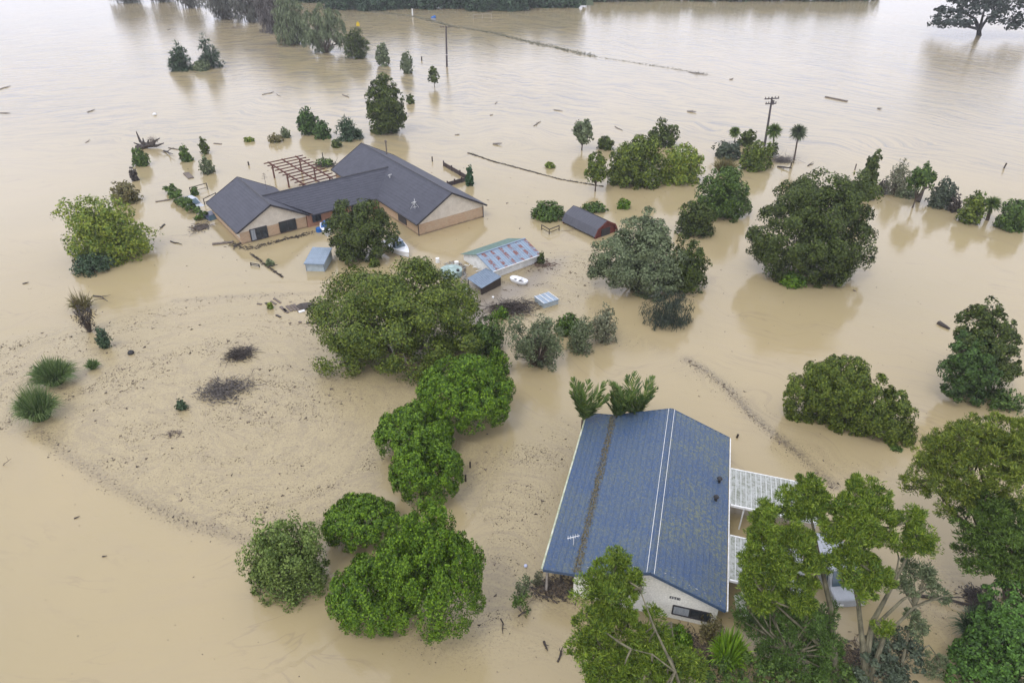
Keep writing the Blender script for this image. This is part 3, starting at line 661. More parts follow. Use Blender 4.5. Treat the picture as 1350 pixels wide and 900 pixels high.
    for i, gl in enumerate(('tmbde', 'tmbade', 'tmbde', 'tde')):   # four pale figures
        for s in gl:
            (xa, za), (xb, zb2) = seg[s]; ch.bar((-2.9 + i * .135 + xa * .07, .37, 1.755 + za * .11), (-2.9 + i * .135 + xb * .07, .37, 1.755 + zb2 * .11), .012, .018, up=(0, 1, 0))
    ch.build('figures', M_WHITE, bdw)
    # vents and aerial
    for (x, y) in ((-.62, 9.55), (-.8, 7.75)):
        z = ZE + x / XR * (ZR - ZE); v = MB().tube([(x, y, z - .1), (x, y, z + .34)], .1, 10); v.tube([(x, y, z + .34), (x, y, z + .44)], [.19, .12], 10); v.build('roof_vent', M_BLACK, root)
    t = MB(); ax, ay, az_ = -8.75, 2.05, ZL + .1
    t.tube([(ax, ay, az_), (ax, ay, az_ + .75)], .025, 5); t.bar((ax - .35, ay - .2, az_ + .72), (ax + .3, ay + .2, az_ + .72), .03)
    for k in range(5): t.bar((ax - .28 + k * .13, ay - .3 + k * .08, az_ + .73), (ax - .34 + k * .13, ay - .02 + k * .08, az_ + .73), .015)
    t.build('tv_aerial', M_WHITE, root)
    # slatted verandah roofs on the right side
    tr = translucent_roof_mat()
    def ver(y0, y1, xlen, name):
        v = bpy.data.objects.new(name, None); link(v, root); z0_, z1_ = 2.08, 1.92
        MB().slab([(.18, y0, z0_), (xlen, y0, z1_), (xlen, y1, z1_), (.18, y1, z0_)], .02).build('roof_sheet', tr, v)
        b = MB(); n = int((xlen - .18) / .31)
        for i in range(n + 1):
            x = .18 + (xlen - .18) * i / n; z = z0_ + (z1_ - z0_) * i / n; b.bar((x, y0, z + .03), (x, y1, z + .03), .06, .06)
        b.build('roof_ribs', mat('dull_white', (.55, .56, .54), (.4, .42, .38), 3, .6), v)
        b = MB(); b.bar((.18, y0 - .06, z0_ - .02), (xlen, y0 - .06, z1_ - .02), .1, .16); b.build('beam', M_WHITE, v); b = MB(); b.bar((.18, y1 + .04, z0_), (xlen, y1 + .04, z1_), .07, .09); b.build('beam', M_WHITE, v)
        for x in (1.0, xlen - .3): MB().box(x, y0 + .02, -1, x + .09, y0 + .11, 1.95).build('post', M_WHITE, v)
        for x in (1.0, xlen - .3): MB().box(x, y1 - .12, -1, x + .09, y1 - .03, 1.95).build('post', M_WHITE, v)
    ver(8.15, 11.45, 5.6, 'verandah'); ver(2.25, 5.5, 4.3, 'verandah')
blue_house()
# ------------------------------------------------------------------ grey-roofed brick house (x along the gable ends, y towards the back)
HO = np.array([-11.05, 75.83]); HA = R(36.8)
def hl(x, y, z=0): return np.array([HO[0] + x * math.cos(HA) - y * math.sin(HA), HO[1] + x * math.sin(HA) + y * math.cos(HA), z])
def brick_house():
    root = thing('brick_house', 'large brick house with dark grey gabled roofs, water halfway up its walls', 'house', (HO[0], HO[1], 0), HA)
    def block(x0, x1, y0, y1, ze, zr, front_gable=True):
        xm = (x0 + x1) / 2; ov = .35
        w = MB(); w.box(x0 + ov, y0 + ov, -1, x1 - ov, y1 - ov, ze - .08); wall = w.build('wall', M_BRICK, root)
        g = MB(); ys = y0 + ov - .02
        zi = ze + (zr - ze) * ov / (xm - x0) - .1
        g.prism([(x0 + ov, ys, ze - .22), (x1 - ov, ys, ze - .22), (x1 - ov, ys, zi), (xm, ys, zr - .1), (x0 + ov, ys, zi)], (0, .1, 0)); g.build('gable', M_WALLCREAM, wall); g = MB()
        g.prism([(x0 + ov, y1 - ov + .02, ze - .2), (x1 - ov, y1 - ov + .02, ze - .2), (x1 - ov, y1 - ov + .02, zi), (xm, y1 - ov + .02, zr - .1), (x0 + ov, y1 - ov + .02, zi)], (0, -.1, 0))
        g.build('gable', M_WALLCREAM, wall)
        r_ = MB(); n = 14; courses(r_, (x1, y0, ze), (x1, y1, ze), (xm, y0, zr), (xm, y1, zr), n, .03, .05)
        courses(r_, (x0, y1, ze), (x0, y0, ze), (xm, y1, zr), (xm, y0, zr), n, .03, .05); roof = r_.build('roof', M_DARKROOF, root)
        MB().prism([(xm - .14, y0, zr - .0), (xm, y0, zr + .09), (xm + .14, y0, zr)], (0, y1 - y0, 0)).build('ridge_cap', M_FASCIA, roof)
        for yy in (y0 - .03, y1 + .03):
            b = MB(); b.bar((x0, yy, ze - .04), (xm, yy, zr - .04), .05, .2); b.bar((x1, yy, ze - .04), (xm, yy, zr - .04), .05, .2); b.build('barge_board', M_FASCIA, roof)
        for xx in (x0 - .06, x1 + .06): MB().bar((xx, y0, ze - .05), (xx, y1, ze - .05), .11, .12).build('gutter', M_FASCIA, roof)
        return wall
    block(0, 9.9, 0, 23.4, 1.62, 4.36); block(-17.6, -8.9, 10.2, 21.5, 1.62, 3.98)
    # middle wing between the two blocks
    xw0, xw1 = -9.2, .6; ww = MB().box(xw0, 10.35, -1, xw1, 17.6, 1.54).build('wall', mat('red_brown_brick', (.36, .19, .12), (.27, .15, .1), 3, .85, fine=30), root)
    r_ = MB(); courses(r_, (-8.4, 10.0, 1.62), (1.0, 10.0, 1.62), (-13.0, 13.95, 3.8), (4.6, 13.95, 3.8), 12, .03, .05)
    courses(r_, (1.0, 17.9, 1.62), (-8.4, 17.9, 1.62), (4.6, 13.95, 3.8), (-13.0, 13.95, 3.8), 12, .03, .05)
    wr = r_.build('roof', M_DARKROOF, root); MB().prism([(-12.9, 13.8, 3.8), (-12.9, 13.95, 3.89), (-12.9, 14.1, 3.8)], (17.4, 0, 0)).build('ridge_cap', M_FASCIA, wr)
    MB().bar((-8.8, 9.94, 1.57), (0, 9.94, 1.57), .11, .12).build('gutter', M_FASCIA, wr)
    # side panel of cream boards on the far left flank
    MB().box(-17.3, 10.6, .75, -17.23, 21.1, 1.5).build('cream_boards', M_WALLCREAM, root)
    def win(x0, x1, z0, z1, y, mull, cur=None):
        fr = MB()
        for z in (z0, z1): fr.bar((x0, y, z), (x1, y, z), .08, .08)
        for x in [x0, x1] + mull: fr.bar((x, y, z0), (x, y, z1), .07, .07)
        window_part(root, fr, MB().box(x0, y + .01, z0, x1, y + .03, z1), MB().box(cur[0], y - .015, z0 + .05, cur[1], y - .002, z1 - .05) if cur else None)
    yf = 10.2 + .3; win(-16.1, -14.1, .12, 1.5, yf, [-15.45, -14.75], (-16.0, -15.5)); win(-12.6, -10.6, .2, 1.5, yf, [-11.6]); win(-8.55, -7.5, .55, 1.45, 10.3, [-8.0]); win(-5.9, -4.4, .5, 1.45, 10.3, [-5.2]); win(-3.4, -1.4, .1, 1.45, 10.3, [-2.4])
    MB().box(.28, 3.2, .3, .33, 5.2, 1.4).build('window', M_FASCIA, root)
    for x in (.3, 9.55): MB().tube([(x, .3, 1.5), (x, .3, -.6)], .05, 6).build('downpipe', M_FASCIA, root)
    # roof fittings
    sl_ = lambda x: 1.62 + (x / 4.95) * (4.36 - 1.62) + .06
    f = MB(); x, y = 7.3, 20.6; f.tube([(x, y, 2.8), (x, y, 4.75)], .085, 8); f.tube([(x, y, 4.75), (x, y, 5.05)], [.17, .14], 8); f.build('flue', M_GREYWOOD, root)
    for (x, y, s) in ((2.9, 11.6, .3), (1.6, 3.4, .36)):
        v = MB(); v.tube([(x, y, sl_(x) - .05), (x, y, sl_(x) + .22)], .05, 6); ring = []
        for rr, dz in ((.03, 0), (s, .1), (s * .9, .13), (.02, .04)): ring.append([(x + rr * math.cos(q * .785), y - .06 + rr * math.sin(q * .785) * .8, sl_(x) + .24 + dz - .15 * math.sin(q * .785)) for q in range(8)])
        v.loft(ring); v.build('satellite_dish', M_WHITE, root)
    a = MB(); x, y = 1.3, 2.6; z = sl_(x)
    a.tube([(x, y, z), (x, y, z + 1.25)], .025, 5); a.bar((x, y, z + .9), (x - .45, y + .3, z), .025); a.bar((x, y, z + .9), (x + .4, y - .3, z + .1), .025); a.bar((x - .3, y, z + .25), (x + .3, y + .05, z + .2), .03); a.build('tv_aerial', M_WHITE, root)
    a = MB(); x, y = -10.6, 19.2; a.tube([(x, y, 2.4), (x, y, 4.6)], .025, 5)
    for k in range(4): a.bar((x - .35 + k * .05, y, 3.9 + k * .2), (x + .35 - k * .05, y, 3.9 + k * .2), .03)
    a.build('tv_aerial', M_GREYWOOD, root)
brick_house()
# ------------------------------------------------------------------ pergola behind the wing
def pergola():
    A, B, C_, D_ = at(348, 216, 1.95), at(397, 205.5, 1.95), at(444.5, 234, 1.95), at(397, 246.5, 1.95)
    root = thing('pergola', 'reddish brown timber pergola with open rafters standing in the water behind the brick house', 'pergola', (A[0], A[1], 0)); o = np.array([A[0], A[1], 0])
    f = lambda u, v: (A * (1 - u) * (1 - v) + B * u * (1 - v) + C_ * u * v + D_ * (1 - u) * v) - o
    for i in range(10):
        v = (i + .2) / 9.6; MB().bar(f(-.02, v) + (0, 0, .1), f(1.03, v) + (0, 0, .1), .06, .15).build('rafter', M_TIMBER, root)
    for u in (.13, .5, .87): MB().bar(f(u, -.03), f(u, 1.0), .1, .2).build('beam', M_TIMBER, root)
    for u in (.13, .87):
        for v in (.09, .5, .92): p = f(u, v); MB().box(p[0] - .09, p[1] - .09, -1, p[0] + .09, p[1] + .09, 1.9).build('post', M_TIMBER, root)
pergola()
# ------------------------------------------------------------------ sheds
def rusty_shed():
    A = at(650, 357, 1.0); root = thing('rusty_roofed_shed', 'long white shed with rust-streaked blue iron on one roof side, mossy green on the other', 'shed', (A[0], A[1], 0), R(38.1))
    Lh, W, zr, xo = 6.4, 5.7, 1.85, 2.7
    w = MB(); w.box(.12, .12, -1, Lh - .12, .2, .93); w.box(.12, W - .2, -1, Lh - .12, W - .12, .68)
    for x in (.12, Lh - .2): w.prism([(x, .2, -1), (x, W - .2, -1), (x, W - .2, .72), (x, xo, zr - .06), (x, .2, .95)], (.08, 0, 0))
    w.build('wall', M_WHITE, root)
    MB().slab([(-.15, -.12, 1.0), (Lh + .1, -.12, 1.0), (Lh + .1, xo, zr), (-.15, xo, zr)], .035).build('rusty_slope', rust_mat(), root)
    r_ = MB().slab([(Lh + .1, W + .1, .74), (-.15, W + .1, .74), (-.15, xo, zr - .002), (Lh + .1, xo, zr - .002)], .035).build('mossy_slope', M_MOSSY, root)
    c = MB()
    for i in range(21): x = -.1 + i * .32; c.bar((x, -.12, 1.01), (x, xo, zr + .01), .022, .018)
    c.build('roof_ribs', M_TINB, root); MB().bar((-.15, xo, zr + .02), (Lh + .1, xo, zr + .02), .22, .04).build('ridge_cap', M_TINB, root)
    MB().bar((-.1, -.15, .96), (Lh, -.15, .96), .08, .09).build('gutter', M_WHITE, root)
    d = MB(); rg = np.random.default_rng(3)
    for k in range(9): p = rg.uniform((-.9, .6, .0), (-.05, 4.6, .5)); d.bar(p, p + rg.uniform(-.5, .5, 3) * (1, 1, .4), .09, .05)
    tag(d.build('broken_boards', M_WHITE, root), kind='stuff')
rusty_shed()
def leanto():
    P = [at(616, 367, .8), at(641, 355.5, .8), at(661, 367, .8), at(635, 380, .8)]; P[1][2] = P[2][2] = 1.0; P = [P[0], P[3], P[2], P[1]]
    o = np.array([P[0][0], P[0][1], 0]); root = thing('lean_to', 'low open lean-to with a flat blue-grey iron roof at the corner of the rusty shed', 'lean-to', o)
    Q = [p - o for p in P]; MB().slab(Q, .04).build('roof', M_TINB, root); m = MB()
    for i in range(12): t = i / 11; m.bar(Q[0] * (1 - t) + Q[1] * t + (0, 0, .015), Q[3] * (1 - t) + Q[2] * t + (0, 0, .015), .03, .03)
    m.build('roof_ribs', M_TINB, root)
    for q in Q: e = q * .94 + np.mean(Q, 0) * .06; MB().box(e[0] - .05, e[1] - .05, -1, e[0] + .05, e[1] + .05, e[2] - .05).build('post', M_WET, root)
    a, b = Q[1] * .97 + Q[0] * .03, Q[2] * .97 + Q[1] * .03; MB().prism([(a[0], a[1], -.5), (b[0], b[1], -.5), (b[0], b[1], b[2] - .06), (a[0], a[1], a[2] - .06)], (-.06, .06, 0)).build('wall', M_WET, root)
leanto()
def barn():
    A = at(741, 290, .45); az = R(-52.6); root = thing('red_ended_barn', 'dark grey barn-roofed shed with a red end wall, half sunk beside the grey-green tree', 'shed', (A[0], A[1], 0), az)
    Lh = 5.9; W = 3.6; pr = [(0, .3), (.45, 1.15), (1.8, 1.85), (3.15, 1.15), (3.6, .3)]; r_ = MB()
    for (a, b) in zip(pr[:-1], pr[1:]): r_.slab([(-.1, a[0], a[1]), (Lh, a[0], a[1]), (Lh, b[0], b[1]), (-.1, b[0], b[1])], .05)
    roof = r_.build('roof', M_BARNROOF, root); k = MB()
    for i in range(16):
        x = -.05 + i * Lh / 15.2
        for (a, b) in zip(pr[:-1], pr[1:]): k.bar((x, a[0], a[1] + .02), (x, b[0], b[1] + .02), .035, .03)
    k.build('roof_ribs', M_BARNROOF, roof)
    for x in (Lh - .25, .05):
        MB().prism([(x, .1, -1), (x, W - .1, -1), (x, W - .1, .35), (x, 3.1, 1.08), (x, 1.8, 1.77), (x, .5, 1.08), (x, .1, .35)], (.1, 0, 0)).build('end_wall', M_RED, root)
    t = MB()
    for (a, b) in zip(pr[:-1], pr[1:]): t.bar((Lh + .02, a[0], a[1] - .06), (Lh + .02, b[0], b[1] - .06), .06, .22)
    t.build('barge_board', M_RED, root)
    MB().box(Lh - .14, 1.1, -.5, Lh - .10, 2.5, .95).build('door', M_FASCIA, root)
barn()
def tin_shed():
    A = at(404, 357.5); root = thing('small_tin_shed', 'small pale blue tin garden shed standing in water in front of the brick house', 'shed', A, R(-4))
    w = MB(); w.box(0, .05, -1, 2.0, 3.0, .92); w.build('wall', M_TINW, root)
    MB().slab([(-.1, -.12, 1.0), (2.12, -.12, 1.0), (2.12, 3.15, 1.35), (-.1, 3.15, 1.35)], .06).build('roof', M_TIN, root); k = MB()
    for i in range(11): x = -.04 + i * .21; k.bar((x, -.1, 1.015), (x, 3.12, 1.365), .03, .03)
    k.build('roof_ribs', M_TIN, root); MB().prism([(0, 3.0, .9), (2, 3.0, .9), (2, 3.0, 1.28), (0, 3.0, 1.28)], (0, -.05, 0)).build('back_upstand', M_TINW, root)
    MB().bar((-.1, -.16, .95), (2.12, -.16, .95), .06, .1).build('fascia', M_TINB, root)
    for x in (0, 1.97): MB().box(x, 0, -1, x + .05, .05, .95).build('corner_post', M_TINB, root)
tin_shed()
def tin_box():
    A = at(717, 406.5); P = [at(717, 401, .5), at(736.5, 395, .5), at(723, 385.5, .5), at(704.5, 391.5, .5)]; o = np.array([P[0][0], P[0][1], 0])
    root = thing('tin_hutch', 'pale sheet-metal hutch with a low lid floating beside the timber heap', 'hutch', o); Q = [p - o for p in P]; c = np.mean(Q, 0)
    def sc(f, z): return [np.array([c[0] + (q[0] - c[0]) * f, c[1] + (q[1] - c[1]) * f, z]) for q in Q]
    MB().slab(sc(.97, .44), .9).build('body', M_TINW, root); MB().slab(sc(1.05, .56), .08).build('lid', M_TIN, root)
    m = MB(); q = sc(1.0, .6)
    for t in (.02, .35, .65, .98): m.bar(q[0] * (1 - t) + q[1] * t, q[3] * (1 - t) + q[2] * t, .06, .05)
    m.build('lid_rails', M_WHITE, root)
tin_box()
def tank():
    C = at(595, 364); C = np.array([C[0], C[1] + 0.3, 0]); root = thing('water_tank', 'round mint green water tank with a shallow lid behind the big olive tree', 'water tank', C)
    ring = lambda r, z: [(r * math.cos(i * math.pi / 14), r * math.sin(i * math.pi / 14), z) for i in range(28)]
    MB().loft([ring(1.12, -1), ring(1.12, .55), ring(1.17, .58), ring(1.17, .66)]).build('tank_wall', M_TANK, root)
    MB().loft([ring(1.15, .664), ring(.3, .92), ring(.28, 1.0), ring(.05, 1.02)]).build('lid', M_TANK, root)
    m = MB()
    for i in range(12): a = i * math.pi / 6; m.bar((.3 * math.cos(a), .3 * math.sin(a), .93), (1.1 * math.cos(a), 1.1 * math.sin(a), .69), .05, .03)
    m.build('lid_ribs', M_TANK, root); MB().tube([(.75, -.5, .7), (.75, -.5, .9)], .17, 10).build('inlet_cap', M_BLACK, root)
tank()
# ------------------------------------------------------------------ boats and vehicles
def hull(Lh, W, H, bow=1.7, n=9, tumble=.8):
    rings = []
    for i in range(n):
        t = i / (n - 1); w = W / 2 * (1 - max(0, (t - .35) / .65) ** bow) + .02; x = -Lh / 2 + Lh * t; lift = .25 * H * max(0, t - .5) ** 2 * 4
        rings.append([(x, w, H + lift * .4), (x, w * tumble, lift * .5), (x, w * .15, -.15 + lift), (x, -w * .15, -.15 + lift), (x, -w * tumble, lift * .5), (x, -w, H + lift * .4)])
    return MB().loft(rings)
def runabout(px, py, rz, label, cover=None, Lh=4.3, W=1.85):
    B = at(px, py); root = thing('runabout_boat', label, 'boat', B, rz); hull(Lh, W, .62).build('hull', M_HULL, root)
    # gunwale deck, cockpit, windscreen
    d = MB(); n = 9; 
    rim = [(-Lh / 2 + Lh * i / (n - 1), W / 2 * (1 - max(0, (i / (n - 1) - .35) / .65) ** 1.7) + .04) for i in range(n)]
    zz = lambda x: .63 + .06 * max(0, x / Lh)
    fd = [(x, y) for x, y in rim if x >= .15]; d.slab([(x, y, zz(x)) for x, y in fd] + [(x, -y, zz(x)) for x, y in fd[::-1]], .04)
    for s in (1, -1):
        for (a, b) in zip(rim[:-1], rim[1:]): d.bar((a[0], s * a[1], zz(a[0])), (b[0], s * b[1], zz(b[0])), .1, .07)
    d.bar((-Lh / 2, -W / 2, .62), (-Lh / 2, W / 2, .62), .12, .1); d.build('deck', M_HULL, root)
    MB().slab([(-Lh / 2 + .1, -W / 2 + .1, .34), (.2, -W / 2 + .1, .34), (.2, W / 2 - .1, .34), (-Lh / 2 + .1, W / 2 - .1, .34)], .03).build('cockpit_floor', M_LINING, root)
    if cover: MB().prism([(-Lh / 2 + .1, -W / 2 - .06, .5), (-Lh / 2 + .1, -W / 4, .95), (-Lh / 2 + .1, W / 4, .95), (-Lh / 2 + .1, W / 2 + .06, .5)], (1.3, 0, 0)).build('cover', cover, root)
    else:
        MB().prism([(-.1, -.7, .66), (.45, -.62, .66), (.2, -.5, 1.22), (-.3, -.56, 1.22)], (0, .03, 0)).prism([(-.1, .67, .66), (.45, .6, .66), (.2, .48, 1.22), (-.3, .54, 1.22)], (0, .03, 0)).prism([(.45, -.62, .66), (.45, .62, .66), (.2, .5, 1.22), (.2, -.5, 1.22)], (.03, 0, .01)).build('windscreen', M_GLASSB, root)
        MB().slab([(-.9, -.62, 1.3), (.2, -.55, 1.26), (.2, .55, 1.26), (-.9, .62, 1.3)], .05).build('canopy', mat('pale_canvas', (.45, .5, .62), (.36, .4, .5), 2, .7), root)
        MB().bar((-.4, -.45, .6), (-.4, .45, .6), .35, .3).build('seat', M_BLACK, root)
    MB().box(-Lh / 2 - .35, -.16, .1, -Lh / 2 - .02, .16, .95).build('outboard_motor', M_BLACK, root)
    return root
runabout(526, 331, R(-52), 'white runabout boat with a pale canopy and windscreen poking out from under the dark tree')
runabout(432, 306, R(-78), 'white boat partly covered by blue tarpaulin, left of the tree by the brick house', M_BLUE, 2.9, 1.5)
o = MB().tube([(0, 0, -.15), (0, 0, .45)], [.42, .36], 12).build('blue_drum', M_BLUE); o.location = tuple(at(421, 305)); tag(o, 'bright blue plastic drum floating at the wall beside the tarpaulin boat', 'drum')
def dinghy():
    B = at(684, 371.5); root = thing('dinghy', 'tiny white open dinghy drifting below the rusty-roofed shed', 'boat', B, R(-35)); rings = []
    ring = lambda s, z: [(1.05 * s * math.copysign(abs(math.cos(a)) ** .6, math.cos(a)), .48 * s * math.copysign(abs(math.sin(a)) ** .7, math.sin(a)), z) for a in [i * math.pi / 12 for i in range(24)]]
    MB().loft([ring(.8, -.1), ring(.96, .1), ring(1.0, .32), ring(.99, .36), ring(.88, .36), ring(.84, .3), ring(.74, .12)]).build('hull', M_HULL, root, True)
    MB().slab([(-.55, -.09, .2), (.55, -.09, .2), (.55, .09, .2), (-.55, .09, .2)], .05).build('centre_well', M_WET, root); MB().box(-.12, -.4, .27, .12, .4, .31).build('seat', M_HULL, root)
dinghy()
def car(B, rz, label, paint, sink, van=False, name='parked_car'):
    root = thing(name, label, 'van' if van else 'car', (B[0], B[1], 0), rz); z = -sink; Lh, W = (4.8, 1.85) if van else (4.3, 1.7)
    hb, hr = (1.15, 2.0) if van else (.85, 1.4)
    pr = [(-2.15, .3), (2.15, .3), (2.2, .6), (2.1, hb - .12), (1.25, hb)] + ([(.75, hr)] if van else [(.45, hr - .02)]) + ([(-2.1, hr), (-2.2, 1.0)] if van else [(-.9, hr), (-1.6, hb + .05), (-2.15, hb)])
    body = MB().prism([(x, -W / 2, y + z) for x, y in pr], (0, W, 0)).build('body', paint, root)
    m = body.modifiers.new('bev', 'BEVEL'); m.width = .09; m.segments = 2
    fx = .75 if van else .45
    g = MB().prism([(1.23, -W / 2 + .14, hb + .03 + z), (1.23, W / 2 - .14, hb + .03 + z), (fx + .03, W / 2 - .22, hr - .05 + z), (fx + .03, -W / 2 + .22, hr - .05 + z)], (.035, 0, .03)); g.build('windscreen', M_GLASSB, root)
    xr = -2.0 if van else -.85
    for s in (-1, 1):
        y = s * (W / 2 + .005); MB().prism([(.95, y, hb + .04 + z), (fx, y, hr - .1 + z), (xr, y, hr - .1 + z), (xr - (0 if van else .5), y, hb + .04 + z)], (0, s * .01, 0)).build('side_window', M_GLASSB, root)
        for x in (1.35, -1.35): MB().tube([(x, s * (W / 2 - .2), .33 + z), (x, s * (W / 2 + .01), .33 + z)], .33, 16).build('wheel', M_BLACK, root)
        MB().box(2.12, s * .6 - .17, .62 + z, 2.22, s * .6 + .17, .76 + z).build('headlight', M_WHITE, root)
    if not van: MB().prism([(-.95, -W / 2 + .2, hr - .04 + z), (-.95, W / 2 - .2, hr - .04 + z), (-1.58, W / 2 - .15, hb + .08 + z), (-1.58, -W / 2 + .15, hb + .08 + z)], (-.03, 0, .03)).build('rear_window', M_GLASSB, root)
    if van:
        k = MB()
        for i in range(7): y = -W / 2 + .2 + i * .24; k.box(-2.0, y, hr + z, .6, y + .05, hr + .03 + z)
        k.build('roof_ribs', paint, root)
    return root
car(at(251, 268), R(-40), 'silver car nearly submerged behind the hedge left of the brick house', M_SILVER, .72)
car(at(273, 286) + np.array([.2, .3, 0]), R(140), 'dark blue car with only its roof above water at the corner of the brick house', mat('navy_paint', (.03, .04, .09), (.05, .06, .1), 2, .3), .98)
car(at(1098, 758), R(-86), 'white van standing in the water behind the foreground wattle tree', mat('dull_white_paint', (.5, .52, .54), (.42, .44, .45), 1.5, .35), .55, True, 'parked_van')
o = MB().prism([(0, 0, -.3), (.6, .1, -.3), (.55, 1.6, .5), (-.05, 1.5, .5)], (0, -.02, .06)).build('white_sheet', M_WHITE); o.location = tuple(at(976, 822)); tag(o, 'white painted board leaning in the mud beside the front corner of the blue-roofed house', 'board')
# ------------------------------------------------------------------ poles, posts and fences
def upole(bx, by, tx, ty, label, arm, r=.16, two=True):
    B = at(bx, by); d = ray(tx, ty); t = B[1] / d[1]; T = np.array([d[0] * t, B[1], CAMH + d[2] * t]) - B; root = thing('utility_pole', label, 'utility pole', B)
    MB().tube([(0, 0, -1), T * .5, T], [r * 1.15, r, r * .75], 9).build('shaft', M_POLE, root)
    b = T * .3; MB().tube([b, b * 1.03], [r * 1.12, r * 1.1], 9).build('pole_band', M_WHITE, root)
    ca, sa = math.cos(arm), math.sin(arm)
    for k, (dz, hw) in enumerate(((-.25, 1.2), (-1.0, .9)) if two else ((-.15, 1.3),)):
        c = T + (0, 0, dz); a = MB().bar(c - (ca * hw, sa * hw, 0), c + (ca * hw, sa * hw, 0), .13, .15).build('crossarm', M_POLE, root)
        for s in (-.9, -.45, .45, .9): p = c + (ca * hw * s, sa * hw * s, .08); MB().tube([p, p + (0, 0, .12), p + (0, 0, .24)], [.05, .09, .05], 6).build('insulator', M_GREYWOOD, a)
    if two:
        c = T + (0, 0, -.8); MB().tube([c + (.25, -.1, -.3), c + (.25, -.1, .3)], .2, 8).build('transformer', M_POLE, root)
upole(1008, 193, 1018, 128, 'leaning wooden power pole rising out of the clump of cabbage trees and bushes', R(12), .17)
upole(589, 88, 588, 35, 'lone power pole with a single crossarm in the open water', R(-5), .2, False)
def post(px, py, h, label, r=.09, m=None, lean=(0, 0), group=None):
    B = at(px, py); o = MB().tube([(0, 0, -.5), (lean[0] * h, lean[1] * h, h)], [r, r * .9], 7).build('post', m or M_WET); o.location = tuple(B); tag(o, label, 'post', group); return o
post(556, 80, .9, 'short dark post in the water left of the lone power pole', .16)
post(570, 213, .75, 'dark gate post behind the grey roof, beside the L-shaped fence', .1)
post(328, 218, .55, 'dark stump-like post left of the pergola', .12)
post(426, 210, 1.0, 'thin dark post on the mound behind the pergola', .07)
post(620, 616, .55, 'upper of two brown posts right of the bright green trees', .07); post(614, 634, .6, 'lower of two brown posts right of the bright green trees', .07)
post(970, 577, .3, 'small dark post in the water beyond the blue roof', .09, lean=(.5, .2))
post(1127, 224, .9, 'grey post standing left of the dark conical tree', .1, M_GREYWOOD)
post(1323, 222, .8, 'leaning dark post in the open water behind the right-hand bushes', .12, lean=(.2, 0))
post(1042, 222, .9, 'dark post at the foot of the tallest cabbage tree', .09)
post(661, 530, .0 + .5, 'grey post at the right edge of the topmost bright green tree', .06, M_GREYWOOD)
def fence(pts, h, label, np_, m, name='fence', gapn=1):
    P = [at(*p) for p in pts]; o = P[0]; root = thing(name, label, 'fence', o)
    for a, b in zip(P[:-1], P[1:]):
        a = a - o; b = b - o; q = MB()
        q.bar(a + (0, 0, h * .42), b + (0, 0, h * .42), .06, h * .8); q.bar(a + (0, 0, h * .92), b + (0, 0, h * .92), .12, .07); q.build('panel', m, root)
        for i in range(np_ + 1): t = i / np_; p = a * (1 - t) + b * t; MB().box(p[0] - .09, p[1] - .09, -.5, p[0] + .09, p[1] + .09, h * 1.28).build('post', m, root)
fence([(585, 219), (618, 238), (590, 246)], .62, 'dark board fence forming an L in the water behind the grey roof', 3, M_FENCE)
def rails(pts, h, label, m, name='gate_frame'):
    P = [at(*p) for p in pts]; o = P[0]; root = thing(name, label, 'gate frame', o); P = [p - o for p in P]
    for p in P: MB().tube([(p[0], p[1], -.5), (p[0], p[1], h)], .06, 6).build('post', m, root)
    for a, b in zip(P[:-1], P[1:]):
        MB().bar(a + (0, 0, h - .05), b + (0, 0, h - .05), .08).build('top_rail', m, root); MB().bar(a + (0, 0, h * .35), b + (0, 0, h * .35), .05).build('mid_rail', m, root)
rails([(252, 256), (274, 250)], .95, 'dark open gate frame standing in the water left of the brick house', M_WET)
rails([(270, 270), (286, 262)], .85, 'dark rail frame at the back left corner of the brick house', M_WET, 'rail_frame')
rails([(714, 303), (724, 309), (737, 304)], .7, 'broken timber stockyard frame in front of the red-ended barn', M_WET, 'stock_frame')
# far fence line choked with debris, and the submerged fence wires nearer by
def debris_line(pts, w, h, n, label, name, z=0, m=None, seed=1, cat='debris line'):
    rg = np.random.default_rng(seed); P = np.array([at(*p) for p in pts]); o = P[0]; seg = np.r_[0, np.cumsum(np.linalg.norm(np.diff(P, axis=0), axis=1))]
    s = rg.uniform(0, seg[-1], n); Q = np.stack([np.interp(s, seg, P[:, k]) for k in range(3)], 1) - o; Q += rg.normal(size=(n, 3)) * np.array([w, w, 0]) * (.4 + 1.2 * vnoise(s * .25, s * 0, seed))[:, None]; Q[:, 2] = rg.uniform(.0, 1, n) ** 2 * h
    d = unit(np.interp(s + 1, seg, P[:, 0]) - np.interp(s - 1, seg, P[:, 0]))if False else unit(rg.normal(size=(n, 3)) * np.array([1.6, .8, .25])); L = rg.uniform(.3, 1.4, n) * max(.35, w); W = L * .16
    S = unit(np.cross(d, [0, 0, 1.])); up = np.array([0, 0, 1.]); V_ = np.stack([Q - d * L[:, None] / 2, Q + d * L[:, None] / 2, Q + S * W[:, None], Q + up * W[:, None]], 1).reshape(-1, 3)
    b = np.arange(n)[:, None] * 4; F_ = np.concatenate([b + [0, 1, 3], b + [0, 3, 2], b + [3, 1, 2], b + [0, 2, 1]])
    o_ = mesh_np(name, V_, F_, m or L_TWIG); o_.location = tuple(o); return tag(o_, label, cat, None, 'stuff')
FARM = leafmat('far_debris', (.17, .16, .11), (.10, .11, .065), (.26, .24, .17), tr=0)
debris_line([(480, 14), (545, 22), (600, 36), (650, 44), (690, 54), (740, 65), (785, 75)], .6, .25, 2200, 'long raft of brushwood caught on a drowned fence running out from the far bank', 'brushwood_line', m=FARM, seed=3)
